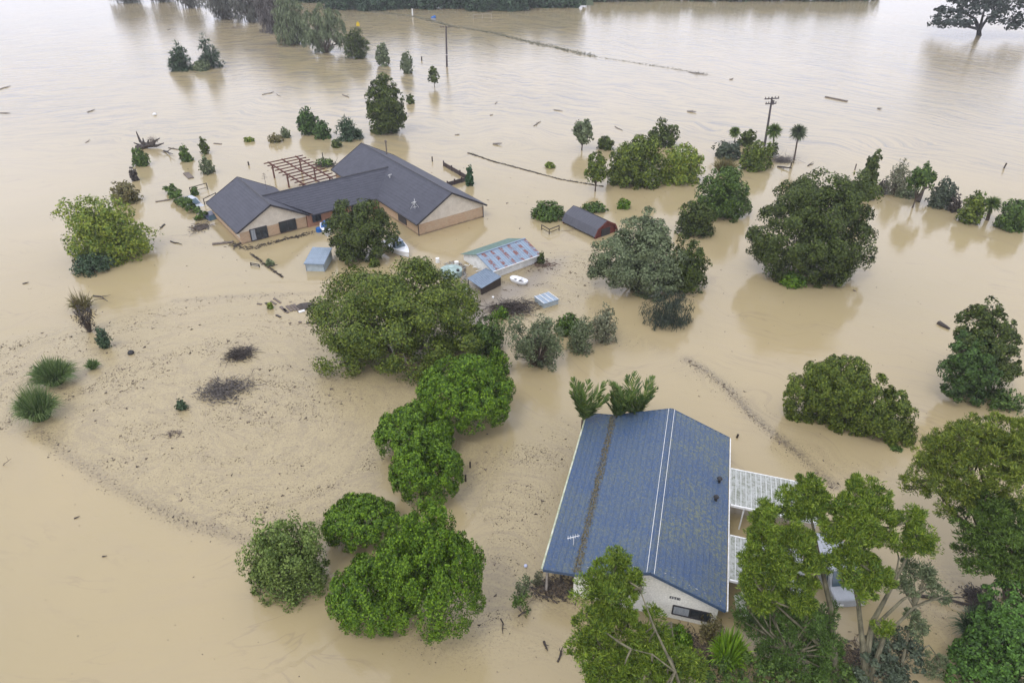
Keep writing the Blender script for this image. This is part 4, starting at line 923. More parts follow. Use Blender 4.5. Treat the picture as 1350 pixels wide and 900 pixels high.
debris_line([(790, 76), (870, 88), (905, 94), (935, 99)], .25, .2, 420, 'broken far end of the brushwood line in open water', 'brushwood_line', m=FARM, seed=4)
debris_line([(618, 202), (650, 213), (688, 223), (740, 237), (795, 246)], .07, .08, 900, 'thin dark line of twigs caught on a drowned fence wire behind the grey-roofed house', 'twig_line', m=L_TWIG, seed=5)
debris_line([(330, 334), (350, 349), (366, 361), (373, 366)], .06, .08, 260, 'thin line of twigs caught on wire in front of the brick house', 'twig_line', m=L_TWIG, seed=6)
debris_line([(300, 322), (330, 328), (360, 320), (400, 310), (413, 306)], .3, .15, 500, 'brown debris banked along the front wall of the brick house', 'debris_bank', m=L_TWIG, seed=7)
debris_line([(585, 348), (600, 346), (612, 352), (613, 372)], .22, .15, 200, 'broken boards and litter heaped between the mint green tank and the rusty shed', 'debris_bank', m=leafmat('pale_debris', (.3, .28, .25), (.12, .1, .08), (.6, .6, .58), tr=0), seed=8)
debris_line([(700, 350), (715, 347), (728, 352)], .35, .2, 240, 'broken reddish boards right of the rusty-roofed shed', 'debris_bank', m=leafmat('red_debris', (.14, .07, .05), (.09, .06, .05), (.2, .14, .1), tr=0), seed=9)
o = MB().tube([(0, 0, -.3), (0, 0, 1.1)], .45, 10).build('blue_barrel', M_BLUE); o.location = tuple(at(570, 24)); o.rotation_euler = (0, R(70), 0); tag(o, 'blue barrel lodged in the far brushwood line', 'barrel')
post(544, 22, 2.2, 'white marker post at the bank end of the far brushwood line', .22, M_WHITE)
rails([(624, 27), (636, 26), (648, 26)], 1.6, 'pale netting frame standing in the water beyond the brushwood line', M_CONC, 'netting_frame')
B = at(474, 66); rt = thing('marker_sign', 'small yellow marker showing above the dark round shrub', 'sign', B + (0, 1.5, 0)); MB().tube([(0, 0, -.3), (0, 0, 6.0)], .08, 6).build('post', M_GREYWOOD, rt); MB().prism([(-.4, -.1, 5.2), (.4, -.1, 5.2), (.4, -.1, 5.9), (0, -.1, 6.3), (-.4, -.1, 5.9)], (0, .06, 0)).build('panel', M_YELLOW, rt)
# ------------------------------------------------------------------ planks, logs and rubbish
def plank(x0, y0, x1, y1, label, w=.22, h=.08, z=.04, m=None, cat='plank', name='plank', group=None):
    a, b = at(x0, y0, z), at(x1, y1, z); o = MB().bar((0, 0, 0), b - a, w, h).build(name, m or M_GREYWOOD); o.location = tuple(a); return tag(o, label, cat, group)
def log(x0, y0, x1, y1, label, r=.12, br=2, seed=1, z1=.1, m=None):
    rg = np.random.default_rng(seed); a = at(x0, y0, .03); b = at(x1, y1, z1) - a; L = np.linalg.norm(b); mb = MB(); k = [np.zeros(3), b * .35 + rg.normal(size=3) * .05 * L * np.array([1, 1, .2]), b * .7 + rg.normal(size=3) * .04 * L * np.array([1, 1, .2]), b]
    mb.tube(k, [r, r * .85, r * .6, r * .3], 7)
    for i in range(br):
        s = k[1 + i % 2]; e = s + unit(b / L + rg.normal(size=3) * np.array([.9, .9, .25])) * L * rg.uniform(.2, .42); e[2] = abs(e[2]) + .08; mb.tube([s, (s + e) / 2 + rg.normal(size=3) * .04 * L, e], [r * .5, r * .35, r * .12], 5)
    o = mb.build('driftwood_log', m or M_WET); o.location = tuple(a); return tag(o, label, 'log')
plank(205, 266, 224, 263, 'long dark plank adrift left of the hedge by the brick house', .3)
plank(280, 322, 308, 319, 'weathered beam lying against the front left corner of the brick house', .35, .2, m=M_GREYWOOD)
plank(308, 325, 326, 317, 'dark beam crossing the front corner of the brick house', .28, .2, m=M_WET)
plank(1088, 128, 1117, 134, 'long pale log-straight plank adrift in the far open water', .45, .3)
plank(245, 228, 252, 235, 'short grey board floating above the gate frame', .8, .15); plank(282, 189, 292, 190, 'short dark board adrift beside the two small shrubs', .3)
plank(272, 229, 283, 225, 'dark board lying at the foot of the leafy shrub behind the gate frame', .5)
log(217, 296, 211, 301, 'small dark log adrift between the yellow-green tree and the brick house', .12, 1, 5)
for i, (x0, y0, x1, y1) in enumerate(((370, 404, 377, 411), (374, 407, 380, 412), (378, 403, 385, 410), (383, 402, 390, 409), (387, 401, 395, 411))):
    plank(x0, y0, x1, y1, 'brown slat in the loose row of broken pallet slats on the scum', .28, .07, m=M_GREYWOOD, name='pallet_slat', cat='slat', group='pallet slats floating below the tin shed')
for i, (x0, y0, x1, y1, lb) in enumerate(((361, 393, 370, 399, 'upper dark slat floating left of the pallet slats'), (350, 399, 357, 404, 'dark slat floating at the left beside a green sprig'), (357, 397, 364, 401, 'short slat between two longer ones left of the pallet slats'), (364, 415, 370, 418, 'slat floating just below the row of pallet slats'), (339, 400, 345, 401, 'leftmost dark slat of the scattered pallet wood'), (404, 425, 418, 426, 'thin pale slat near the big olive tree'), (394, 424, 397, 425, 'stub of wood beside the thin pale slat'))):
    plank(x0, y0, x1, y1, lb, .2, .06, m=M_WET if i % 2 else M_GREYWOOD, name='slat', cat='slat')
o = MB().loft([[(math.cos(a) * r * 1.1, math.sin(a) * r * .7, z) for a in [i * .785 for i in range(8)]] for r, z in ((1.0, 0), (.9, .12), (.5, .22), (.2, .24))]).build('sodden_sheet', M_WET); o.location = tuple(at(404, 404)); tag(o, 'crumpled dark sheet beside the pallet slats', 'sheet')
o = MB().box(-.3, -.15, 0, .3, .15, .12).build('polystyrene_block', M_WHITE); o.location = tuple(at(398, 411)); o.rotation_euler = (0, 0, .6); tag(o, 'small white block floating under the crumpled dark sheet', 'block')
rails([(331, 350), (342, 352)], .35, 'small upturned black trestle floating in front of the brick house', M_BLACK, 'trestle')
for (x, y, r, lb, c, m) in ((173, 466, .28, 'round black buoy-like ball floating on the scum', 'ball', M_BLACK), (693, 746, .12, 'blue and white bottle floating left of the blue-roofed house', 'bottle', mat('pale_blue_plastic', (.45, .5, .75), (.6, .62, .7), 8, .4)), (588, 682, .12, 'pale container wedged at the top of the largest bright green tree', 'container', M_TIN), (204, 152, .35, 'white float far out beyond the dead stump', 'float', M_WHITE)):
    u = MB(); rings = [[(r * math.sin(p) * math.cos(a), r * math.sin(p) * math.sin(a), r * math.cos(p) * .8 + r * .4) for a in [k * .628 for k in range(10)]] for p in [.15 + j * 2.84 / 6 for j in range(7)]]; u.loft(rings); o = u.build('floating_' + c, m, None, True); o.location = tuple(at(x, y)); tag(o, lb, c)
for i, (x0, y0, x1, y1, r, br, lb, z) in enumerate((
    (346, 125, 361, 121, .25, 0, 'straight dark log in the far water left of the tall ovoid tree', .1), (0, 118, 14, 113, .25, 0, 'long thin log at the left edge of the far water', .1), (115, 148, 125, 144, .2, 1, 'dark log in the rippled far water on the left', .1),
    (113, 188, 119, 184, .15, 1, 'small log below the rippled water on the left', .1), (0, 149, 14, 149, .2, 1, 'dark log at the left edge beside the ripples', .1), (452, 125, 460, 128, .3, 1, 'dark log just above the spiky young pine', .1), (600, 178, 606, 177, .2, 1, 'little log right of the tall ovoid tree', .1),
    (653, 137, 656, 134, .2, 0, 'upper log of a pair in mid water', .1), (646, 152, 650, 151, .2, 0, 'lower log of a pair in mid water', .1), (704, 166, 713, 160, .25, 1, 'dark slanting log in mid water', .1), (650, 190, 662, 189, .35, 3, 'tangled root floating above the twig line', .3), (811, 167, 821, 172, .2, 0, 'log drifting left of the small tree with dark crown', .1),
    (730, 145, 742, 146, .2, 0, 'faint log in the middle of the open water', .1), (906, 147, 918, 147, .35, 2, 'dark snag in the open water above the mid green bushes', .2), (908, 95, 932, 99, .2, 1, 'slender branch floating past the end of the brushwood line', .1), (962, 105, 967, 103, .3, 1, 'dark lump of driftwood in the far water', .2), (1157, 143, 1163, 143, .3, 1, 'small dark driftwood right of the long plank', .2),
    (1025, 220, 1044, 222, .18, 3, 'tangle of dark branches at the foot of the tallest cabbage tree', .4), (1063, 228, 1072, 230, .12, 0, 'pale stick floating right of the tallest cabbage tree', .1), (1065, 219, 1073, 215, .12, 1, 'forked stick near the tallest cabbage tree', .1), (98, 683, 105, 680, .07, 0, 'dark stick alone in the smooth water lower left', .1), (135, 733, 141, 732, .06, 1, 'tiny dark chip of wood in the smooth water lower left', .06),
    (4, 613, 15, 604, .03, 3, 'thin forked twig sticking up at the left edge', .5), (123, 390, 142, 397, .1, 2, 'brown forked branch right of the dead reedy bush', .4), (30, 374, 38, 372, .1, 1, 'dark branch adrift at the left edge', .1), (683, 812, 700, 802, .06, 3, 'dark branch lying under the leafy drowned sprig', .25), (735, 872, 742, 852, .07, 3, 'curled dark branch in the mud left of the foreground tree', .2), (717, 845, 722, 857, .09, 2, 'rough piece of bark left of the curled branch', .12),
    (660, 815, 663, 835, .05, 2, 'thin stick trailing below the drowned sprig', .1), (735, 795, 700, 775, .05, 2, 'bare branch reaching out of the flood by the verandah post', .35), (225, 318, 240, 322, .1, 1, 'grey stick floating left of the weathered beam', .1), (352, 352, 366, 349, .06, 4, 'tangle of thin twigs in front of the brick house windows', .2), (365, 124, 371, 127, .14, 0, 'tiny log near the straight dark log', .1), (1238, 426, 1252, 433, .35, 0, 'broad dark slab of debris left of the dark columnar trees', .15), (1212, 785, 1300, 797, .14, 1, 'long bare bough lying across the water towards the right-hand trees', .6), (220, 40, 226, 38, .2, 0, 'faint log in the far pale water', .1))):
    log(x0, y0, x1, y1, lb, r * (.55 if y0 < 200 else .8), br, 40 + i, z, mat('sodden_grey_wood', (.27, .235, .20), (.17, .15, .13), 3, .8) if y0 < 200 else M_WET)
def heap(name, cx, cy, w, d, h, n, label, cat, m, seed, aniso=(1.4, .6, .25), Lr=(.4, 1.6), base=True):
    rg = np.random.default_rng(seed); C = at(cx, cy); s = pxm(C); w /= s; d /= s * .62; root = thing(name, label, cat, C); mb = MB()
    for i in range(int(n * .6)):
        u = rg.normal(size=2) * .23; p = np.array([u[0] * w, u[1] * d + u[0] * w * .15, h * max(.05, 1 - u @ u * 2) * rg.uniform(.1, 1)]); q = unit(rg.normal(size=3) * np.array(aniso)) * rg.uniform(*Lr) * .8; e = p + q; e[2] = max(.02, e[2]); r = rg.uniform(.012, .032); mb.tube([p, (p + e) / 2 + rg.normal(size=3) * .07, e], [r, r * .8, r * .4], 3, False)
    tag(mb.build('branches', m, root), kind='stuff')
    if base:
        k = 14; P = rg.normal(size=(500, 3)) * np.array([w * .2, d * .2, .03]) + np.array([0, 0, .05]); Vl, Fl = leaves_mesh(P, rg.normal(size=(500, 3)) * (1, 1, .2), np.array([0, 0, 1.]) + rg.normal(size=(500, 3)) * .3, rg.uniform(.1, .3, 500), rg.uniform(.06, .2, 500)); tag(mesh_np('litter', Vl, Fl, L_TWIG, root), kind='stuff')
    return root
def litter_heap(*a, **k): return heap(*a, **k)
heap('brush_heap', 316, 468, 34, 18, .5, 420, 'small dark brown heap of brushwood sticking out of the scum', 'brush heap', M_WET, 11)
heap('brush_heap', 296, 515, 70, 32, .45, 620, 'larger grey tangle of brushwood below the small dark heap', 'brush heap', mat('grey_twig', (.17, .15, .13), (.06, .052, .05), 5, .9), 12, (1.2, .8, .4), (.3, 1.3))
heap('timber_heap', 676, 408, 62, 24, .6, 620, 'dark heap of old timber in the mud beside the tin hutch', 'timber heap', M_WET, 13, (1.2, .6, .08), (.8, 2.2))
heap('driftwood_heap', 768, 300, 22, 10, .3, 110, 'grey planks and branches piled in front of the barn', 'driftwood heap', M_GREYWOOD, 14, (1.6, .6, .1), (.6, 2.0), False)
heap('driftwood_heap', 265, 300, 26, 18, .3, 140, 'grey driftwood piled on the left flank of the brick house', 'driftwood heap', M_GREYWOOD, 15, (1.5, .8, .1), (.5, 1.8))
heap('driftwood_heap', 1032, 212, 34, 16, .6, 260, 'grey brushwood mound behind the tallest cabbage tree', 'brush heap', mat('grey_twig', (.1, .1, .1), (.1, .1, .1)), 16, (1.3, .8, .4), (.6, 2.0))
heap('brush_heap', 430, 219, 30, 10, .4, 160, 'dark mound of brush behind the pergola', 'brush heap', M_WET, 17, (1.5, .7, .2), (.5, 1.8))
heap('brush_heap', 228, 572, 20, 12, .12, 90, 'faint brown patch of twigs low on the scum raft', 'brush heap', M_GREYWOOD, 18, (1.3, .8, .1), (.15, .6), False)
heap('brush_heap', 735, 775, 80, 26, .1, 420, 'twiggy debris washed under the verandah of the blue-roofed house', 'brush heap', mat('brown_twig', (.16, .12, .08), (.08, .06, .04), 5, .9), 19, (1.3, .8, .15), (.15, .8))
heap('branch_raft', 435, 13, 14, 4, .6, 40, 'reddish driftwood raft below the far grey trees', 'driftwood heap', M_GREYWOOD, 20)if False else None
heap('driftwood_heap', 310, 37, 22, 5, .5, 60, 'brown driftwood raft below the far grey trees', 'driftwood heap', M_GREYWOOD, 20, (1.6, .5, .15), (1, 3), False)
heap('mud_debris', 910, 862, 90, 50, .25, 500, 'dark branches and mud under the trees in front of the blue-roofed house', 'brush heap', mat('brown_twig', (.1, .1, .1)), 21, (1.2, 1, .2), (.2, .9))
# dead stump with limbs
def stump():
    B = at(194, 196); root = thing('dead_stump', 'dead uprooted tree with black limbs raised, beside the round green bush', 'dead tree', B); rg = np.random.default_rng(8); mb = MB()
    mb.tube([(-1.6, 0, 0), (0, .2, .5), (1.2, .3, .6)], [.5, .45, .3], 8)
    for e in ((-1.1, .3, 2.6), (-.3, .2, 1.6), (2.2, .5, 1.5), (2.6, .6, .7), (-1.9, .1, .9), (.4, .4, 1.3)): mb.tube([(0, .2, .4), np.array(e) * .5 + rg.normal(size=3) * .12, e], [.32, .2, .07], 6)
    mb.build('trunk', M_WET, root); t = MB()
    for i in range(90): p = np.array([.9, .5, .8]) + rg.normal(size=3) * (.3, .3, .2); q = p + unit(rg.normal(size=3) + (0, 0, 1.2)) * rg.uniform(.4, 1.2); t.tube([p, q], [.025, .01], 3, False)
    t.build('twigs', M_GREYWOOD, root)
stump()
log(216, 199, 228, 203, 'dark fallen branch lying beside the pointed small bush', .14, 4, 77, .5); log(222, 195, 241, 198, 'long stick floating above the fallen branch', .08, 0, 78)
# ------------------------------------------------------------------ floating debris specks
def specks():
    rg = np.random.default_rng(9); n = 2600000; X = rg.uniform(-50, 42, n); Y = rg.uniform(14, 100, n)
    ix = np.searchsorted(gx, X); iy = np.searchsorted(gy, Y); s, d, m = scum_[iy, ix], dark_[iy, ix], mud_[iy, ix]
    k = rg.random(n) < np.maximum(s, np.maximum(d, m * .3)) * .5 + .003; X, Y, s, d, m = X[k], Y[k], s[k], d[k], m[k]
    fv_, w_ = flowvec(X, Y); st = fbm(fv_[:, 0] * .9, (fv_[:, 1] + fv_[:, 2]) * .5, 4, 7); cl = vnoise(X * 2.3, Y * 2.3, 31) * vnoise(X * .7, Y * .7, 33)
    pr = s * np.clip((st - .40) * 4, .06, 1) * (.12 + cl * 1.5) * .62 + d * .8 + .25 * (s < .05); k = rg.random(len(X)) < pr
    X, Y = X[k], Y[k]; n = len(X); P = np.stack([X, Y, np.full(n, .012)], 1); a = rg.uniform(0, 6.283, n); D = np.stack([np.cos(a), np.sin(a), rg.uniform(-.1, .1, n)], 1)
    L = (.045 + .09 * rg.random(n) ** 3 + .22 * (rg.random(n) < .01)) * (1 + np.clip((Y - 40) / 60, 0, 1)); W = L * rg.uniform(.25, .7, n); S = unit(np.cross(D, [0, 0, 1.])); up = np.array([0, 0, 1.])
    V_ = np.stack([P - D * L[:, None] / 2, P + D * L[:, None] / 2, P + S * W[:, None], P + S * W[:, None] * .4 + up * W[:, None] * .4], 1).reshape(-1, 3); b = np.arange(n)[:, None] * 4
    F_ = np.concatenate([b + [0, 1, 3], b + [0, 3, 2], b + [3, 1, 2], b + [0, 2, 1]]); print('specks', n)
    tag(mesh_np('floating_debris', V_, F_, leafmat('debris_speck', (.10, .08, .06), (.06, .048, .036), (.24, .19, .14), tr=0)), 'bark crumbs and twig chips scattered over the scum rafts', None, None, 'stuff')
specks()

# ------------------------------------------------------------------ far river bank
def bank(name, pts, depth, h, label):
    P = [at(*p) for p in pts]; n = len(P); V_ = []; rows = 7; rg = np.random.default_rng(2)
    for j in range(rows):
        t = j / (rows - 1); z = -.3 + h * min(1, t * 2.2) + (0 if j == 0 else 0)
        for p in P: V_.append((p[0] + (p[0] * .05 * t), p[1] + depth * t, z + rg.uniform(-.15, .15) * (j > 0)))
    F_ = [[j * n + i, j * n + i + 1, (j + 1) * n + i + 1, (j + 1) * n + i] for j in range(rows - 1) for i in range(n - 1)]
    tag(mesh_np(name, V_, F_, mat('bank_grass', (.05, .09, .03), (.1, .1, .05), .3, .9, fine=3)), label, None, None, 'structure')
bank('river_bank', [(370 + i * 18, (6 if i < 4 else 11.5 - .2 * abs(i - 12)) ) for i in range(24)], 60, 2.5, 'overgrown far bank of the flood')

for (x, y, r, h, lb, m) in ((577, 346, .22, .5, 'small white drum at the edge of the biggest tree behind the tank', M_WHITE), (602, 350, .25, .45, 'white tub standing between the tank and the rusty shed', M_WHITE), (614, 384, .2, .3, 'pale bucket floating below the low lean-to', M_TINW), (650, 393, .12, .15, 'tiny white scrap floating in the grey mud below the lean-to', M_WHITE)):
    u = MB().tube([(0, 0, -.2), (0, 0, h)], [r, r * .9], 10).tube([(0, 0, h), (0, 0, h + .03)], r, 10); o = u.build('drum', m); o.location = tuple(at(x, y)); tag(o, lb, 'drum' if 'drum' in lb else 'tub')
# ------------------------------------------------------------------ vegetation: near the middle
T = 'tree'; S_ = 'shrub'
G6 = 'bright green rounded trees in the middle'
plant('broad_tree', (413, 345, 627, 494), 'biggest olive-green tree in the middle, its crown hiding the mint green tank', T, L_OLIVE, dens=1.9, pr=.25, leafpx=3.1, mode='leaf', fill=.12, twigs=14, lobes=[(0, 0, .55, .85, .75, .52), (-.5, .1, .7, .4, .36, .36), (.5, .15, .7, .42, .36, .36), (.1, -.4, .45, .5, .36, .4), (-.15, .2, 1.0, .5, .4, .25), (.3, .1, .95, .36, .36, .25), (-.6, -.25, .35, .36, .3, .3), (.65, -.2, .35, .36, .3, .3)])
plant('rounded_tree', (553, 469, 674, 566), 'bright green domed tree directly below the biggest tree', T, L_BRIGHT, G6, pr=.14, leafpx=3.0, dens=3, rag=.35, twigs=6, fill=.12, low=-.5, lobes=[(0, 0, .42, .93, .9, .42), (0.08, 0.54, 0.51, .36, .34, .2), (-0.46, 0.34, 0.47, .36, .34, .2), (-0.54, -0.20, 0.52, .36, .34, .2), (-0.08, -0.54, 0.53, .36, .34, .2), (0.46, -0.34, 0.40, .36, .34, .2), (0.54, 0.20, 0.38, .36, .34, .2), (0.13, -0.10, 0.78, .36, .34, .2)])
plant('rounded_tree', (496, 530, 596, 606), 'bright green domed tree whose front is covered by the one below it', T, L_BRIGHT, G6, pr=.16, leafpx=3.0, dens=3, rag=.35, fill=.12, low=-.5, lobes=[(0, 0, .42, .93, .9, .42), (0.10, 0.54, 0.62, .36, .34, .2), (-0.45, 0.35, 0.49, .36, .34, .2), (-0.54, -0.19, 0.58, .36, .34, .2), (-0.10, -0.54, 0.49, .36, .34, .2), (0.45, -0.35, 0.53, .36, .34, .2), (0.54, 0.19, 0.42, .36, .34, .2), (0.05, 0.15, 0.78, .36, .34, .2)])
plant('rounded_tree', (515, 574, 609, 659), 'egg-shaped bright green tree above the gap in the row', T, L_BRIGHT, G6, pr=.16, leafpx=3.0, dens=3, rag=.35, fill=.12, low=-.5, lobes=[(0, 0, .42, .93, .9, .42), (-0.58, 0.00, 0.56, .36, .34, .2), (-0.29, -0.48, 0.54, .36, .34, .2), (0.29, -0.48, 0.40, .36, .34, .2), (0.58, -0.00, 0.56, .36, .34, .2), (0.29, 0.48, 0.52, .36, .34, .2), (-0.29, 0.48, 0.45, .36, .34, .2), (-0.19, 0.15, 0.78, .36, .34, .2)])
plant('rounded_tree', (426, 651, 525, 723), 'smallest bright green tree, to the left of the gap', T, L_BRIGHT, G6, pr=.17, leafpx=3.0, dens=3, rag=.35, fill=.12, low=-.5, lobes=[(0, 0, .42, .93, .9, .42), (-0.55, 0.17, 0.55, .36, .34, .2), (-0.43, -0.37, 0.59, .36, .34, .2), (0.13, -0.54, 0.55, .36, .34, .2), (0.55, -0.17, 0.60, .36, .34, .2), (0.43, 0.37, 0.47, .36, .34, .2), (-0.13, 0.54, 0.57, .36, .34, .2), (-0.02, 0.17, 0.78, .36, .34, .2)])
plant('rounded_tree', (434, 733, 552, 835), 'bright green tree partly beneath the largest one at the lower left', T, L_BRIGHT, G6, pr=.16, leafpx=3.0, dens=3, rag=.35, fill=.12, low=-.5, lobes=[(0, 0, .42, .93, .9, .42), (0.31, -0.47, 0.40, .36, .34, .2), (0.58, 0.02, 0.41, .36, .34, .2), (0.27, 0.49, 0.43, .36, .34, .2), (-0.31, 0.47, 0.61, .36, .34, .2), (-0.58, -0.02, 0.48, .36, .34, .2), (-0.27, -0.49, 0.53, .36, .34, .2), (-0.08, 0.00, 0.78, .36, .34, .2)])
plant('rounded_tree', (497, 664, 635, 839), 'largest bright green tree, lowest in the row of domed trees', T, L_BRIGHT, G6, pr=.12, leafpx=3.0, dens=3, rag=.35, fill=.12, low=-.5, lobes=[(.1, -.15, .45, .85, .75, .45), (-.15, .45, .5, .6, .45, .3), (.6, .1, .55, .36, .34, .22), (-.45, -.1, .6, .38, .36, .22), (.25, -.5, .5, .4, .34, .22), (.1, .1, .85, .4, .4, .18), (-.1, .8, .4, .3, .2, .2), (-.5, .35, .5, .36, .3, .2)])
plant('leafy_shrub', (321, 685, 430, 796), 'loose bushy shrub with grey-green top left of the bright green trees', S_, leafmat('leaf_shrub', (.10, .155, .024), (.05, .09, .015), (.22, .29, .07)), pr=.24, leafpx=3.4, dens=1.3, twigs=80, fill=.4, shape='dome', rag=1., mode='leaf')
plant('broad_tree', (430, 265, 524, 344), 'dark dense tree in front of the brick house between the two white boats', T, L_DARK, pr=.2, leafpx=3., dens=2.2, lobes=[(0, 0, .6, .7, .65, .5), (-.5, 0, .45, .42, .4, .4), (.5, .1, .5, .42, .4, .42), (0, -.35, .3, .6, .4, .35), (.2, .2, .9, .4, .4, .3), (-.3, .2, .85, .4, .4, .3)])
plant('broad_tree', (80, 262, 197, 346), 'yellow-green loose tree alone at the left', T, L_YEL, pr=.22, leafpx=3.2, dens=1.35, twigs=40, shape='dome', fill=.25)
plant('low_shrub', (95, 333, 150, 364), 'dark shrub at the foot of the yellow-green tree', S_, L_BLUE, pr=.25, dens=1.3, shape='low')
plant('brown_shrub', (146, 240, 184, 270), 'brownish autumnal shrub behind the yellow-green tree', S_, L_BROWN, pr=.25, dens=1.6)
tussock('grass_clump', (35, 470, 101, 510), 'upper of two big clumps of tall green grass at the left', 'grass clump', L_GRASS, 1500, 'tall grass clumps')
tussock('grass_clump', (14, 507, 79, 556), 'lower of two big clumps of tall green grass at the left', 'grass clump', L_GRASS, 1500, 'tall grass clumps')
tussock('grass_clump', (110, 472, 132, 487), 'little grass tuft right of the two big grass clumps', 'grass clump', L_GRASS, 260)
plant('small_shrub', (126, 433, 146, 459), 'small dark upright plant above the little grass tuft', S_, L_BLUE, pr=.35, shape='tall')
plant('small_shrub', (231, 526, 248, 541), 'small green sprig beside the grey brushwood tangle', S_, L_BLUE, pr=.4, dens=1.5)
tussock('reedy_bush', (84, 382, 128, 411), 'dying reedy bush with dark twigs below the yellow-green tree', 'bush', L_BROWN, 240, None, 1.7, .9, 1.1, .6)
plant('dead_shrub', (94, 400, 127, 434), 'dead brown shrub hanging below the reedy bush', S_, L_TWIG, pr=.3, dens=.5, twigs=70, shape='loose', leafpx=2.4)
# around the sheds
plant('leafy_tree', (605, 418, 664, 470), 'fresh green small tree squeezed against the right side of the biggest tree', T, L_MID, pr=.3, dens=2)
plant('rounded_tree', (640, 460, 672, 495), 'small bright green tuft on the shoulder of the topmost domed tree', T, L_BRIGHT, pr=.35, dens=2)
plant('twiggy_shrub', (667, 417, 742, 485), 'large grey twiggy shrub below the timber heap', S_, L_GREY, pr=.22, leafpx=2.4, dens=1.3, twigs=120, fill=.5, shape='loose')
plant('leafy_shrub', (731, 413, 766, 443), 'small bright green shrub behind the grey twiggy shrubs', S_, L_MID, pr=.3, dens=2)
plant('twiggy_shrub', (748, 418, 783, 467), 'grey-green twiggy bush in front of the small bright shrub', S_, L_GREY, pr=.3, leafpx=2.4, dens=1.3, twigs=60, fill=.4)
plant('twiggy_shrub', (778, 402, 813, 452), 'pale open shrub nearest the dark drowned bush', S_, L_PALE, pr=.3, leafpx=2.6, dens=1.2, twigs=50, fill=.4, shape='tall')
plant('small_shrub', (649, 404, 672, 422), 'green weeds growing at the edge of the timber heap', S_, L_BRIGHT, pr=.3, dens=1.0, shape='low')
plant('hedge', (701, 265, 744, 292), 'dense green hedge against the left end of the barn', 'hedge', L_MID, pr=.2, dens=2, shape='low', rag=.3)
plant('hedge', (766, 266, 800, 280), 'low green shrub showing behind the barn roof', S_, L_MID, pr=.25, dens=1.6, shape='low')
plant('small_shrub', (814, 262, 831, 276), 'small bright green bush right of the barn', S_, L_BRIGHT, pr=.35, dens=1.8)
plant('willow_tree', (779, 283, 900, 391), 'tall grey-green willow beside the red-ended barn', T, L_GREY, pr=.2, mode='leaf', leafpx=3.0, dens=2.2, twigs=20, lobes=[(0, .1, 1.1, .5, .5, .35), (-.45, 0, .8, .45, .4, .35), (.4, 0, .8, .45, .45, .4), (0, -.2, .5, .6, .45, .4), (-.6, 0, .45, .3, .3, .25), (.35, -.2, .3, .5, .4, .3), (.1, .1, 1.4, .3, .3, .2)])
plant('dark_shrub', (872, 316, 932, 385), 'dark green bush pressed against the right side of the grey-green willow', S_, L_DARK, pr=.25, dens=2)
plant('dark_shrub', (846, 383, 913, 433), 'very dark drowned bush at the foot of the grey-green willow', S_, leafmat('leaf_wet', (.03, .045, .028), (.02, .03, .02), (.06, .08, .05)), pr=.25, dens=1.7, shape='low', mode='hang', leafpx=2.2)
# right-hand middle
plant('round_shrub', (893, 268, 942, 312), 'dark round shrub between the willow and the mid green bush', S_, L_DARK, pr=.25, dens=2)
plant('round_shrub', (916, 222, 988, 288), 'dense round green bush left of the big dark tree', S_, L_MID, pr=.2, dens=2.2)
plant('round_shrub', (802, 181, 873, 247), 'dense rounded green tree, larger of the pair beyond the barn', T, L_OLIVE, pr=.2, dens=2.2)
plant('round_shrub', (867, 191, 927, 243), 'paler rounded tree touching the larger one beyond the barn', T, L_YEL, pr=.22, dens=1.8, twigs=12)
plant('slender_tree', (855, 157, 894, 194), 'dark-crowned tree behind the pair of rounded trees', T, L_DARK, pr=.3, dens=1.7, shape='loose')
plant('slender_tree', (771, 201, 800, 240), 'small tree with a bare stem left of the rounded pair', T, L_OLIVE, pr=.35, dens=1.7, shape='lollipop')
plant('round_shrub', (788, 180, 810, 198), 'small dark round shrub behind the rounded pair', S_, L_DARK, pr=.35, dens=2)
plant('slender_tree', (756, 158, 781, 189), 'small pale round-headed tree standing alone in mid water', T, L_GREY, pr=.35, dens=2, shape='lollipop')
plant('small_shrub', (719, 214, 732, 222), 'tiny green tuft just under the surface above the twig line', S_, L_YEL, pr=.4, dens=1.4, shape='low')
plant('big_tree', (990, 232, 1153, 372), 'biggest dark green tree on the right with a broad dense crown', T, L_DARK, dens=2.4, pr=.2, leafpx=3.0, fill=.15, twigs=8, lobes=[(0, 0, .65, .88, .75, .6), (-.5, 0, .6, .42, .36, .45), (.45, .1, .9, .45, .4, .4), (.15, .2, 1.15, .5, .4, .3), (-.3, .1, 1.0, .45, .4, .32), (.68, .2, 1.2, .26, .26, .25), (0, -.3, .3, .6, .4, .35), (.55, -.1, .4, .42, .36, .38)])
plant('small_shrub', (1028, 358, 1064, 380), 'vivid green bush at the foot of the biggest dark green tree', S_, L_BRIGHT, pr=.3, dens=2.2, shape='low')
plant('conical_tree', (1130, 200, 1161, 264), 'narrow dark conical tree behind the biggest dark tree', T, L_DARK, pr=.3, dens=2.2, shape='column')
plant('hedge_bush', (1037, 472, 1204, 583), 'long mounded green bush in the water beyond the blue roof', 'bush', L_OLIVE, dens=2.6, pr=.12, rag=.2, leafpx=2.9, fill=.2, lobes=[(-.55, .28, .3, .42, .26, .34), (-.2, .12, .36, .46, .28, .4), (.15, -.05, .3, .46, .28, .34), (.5, -.22, .22, .42, .26, .26), (.75, -.34, .14, .26, .2, .18), (-.35, .2, .45, .35, .22, .28)])
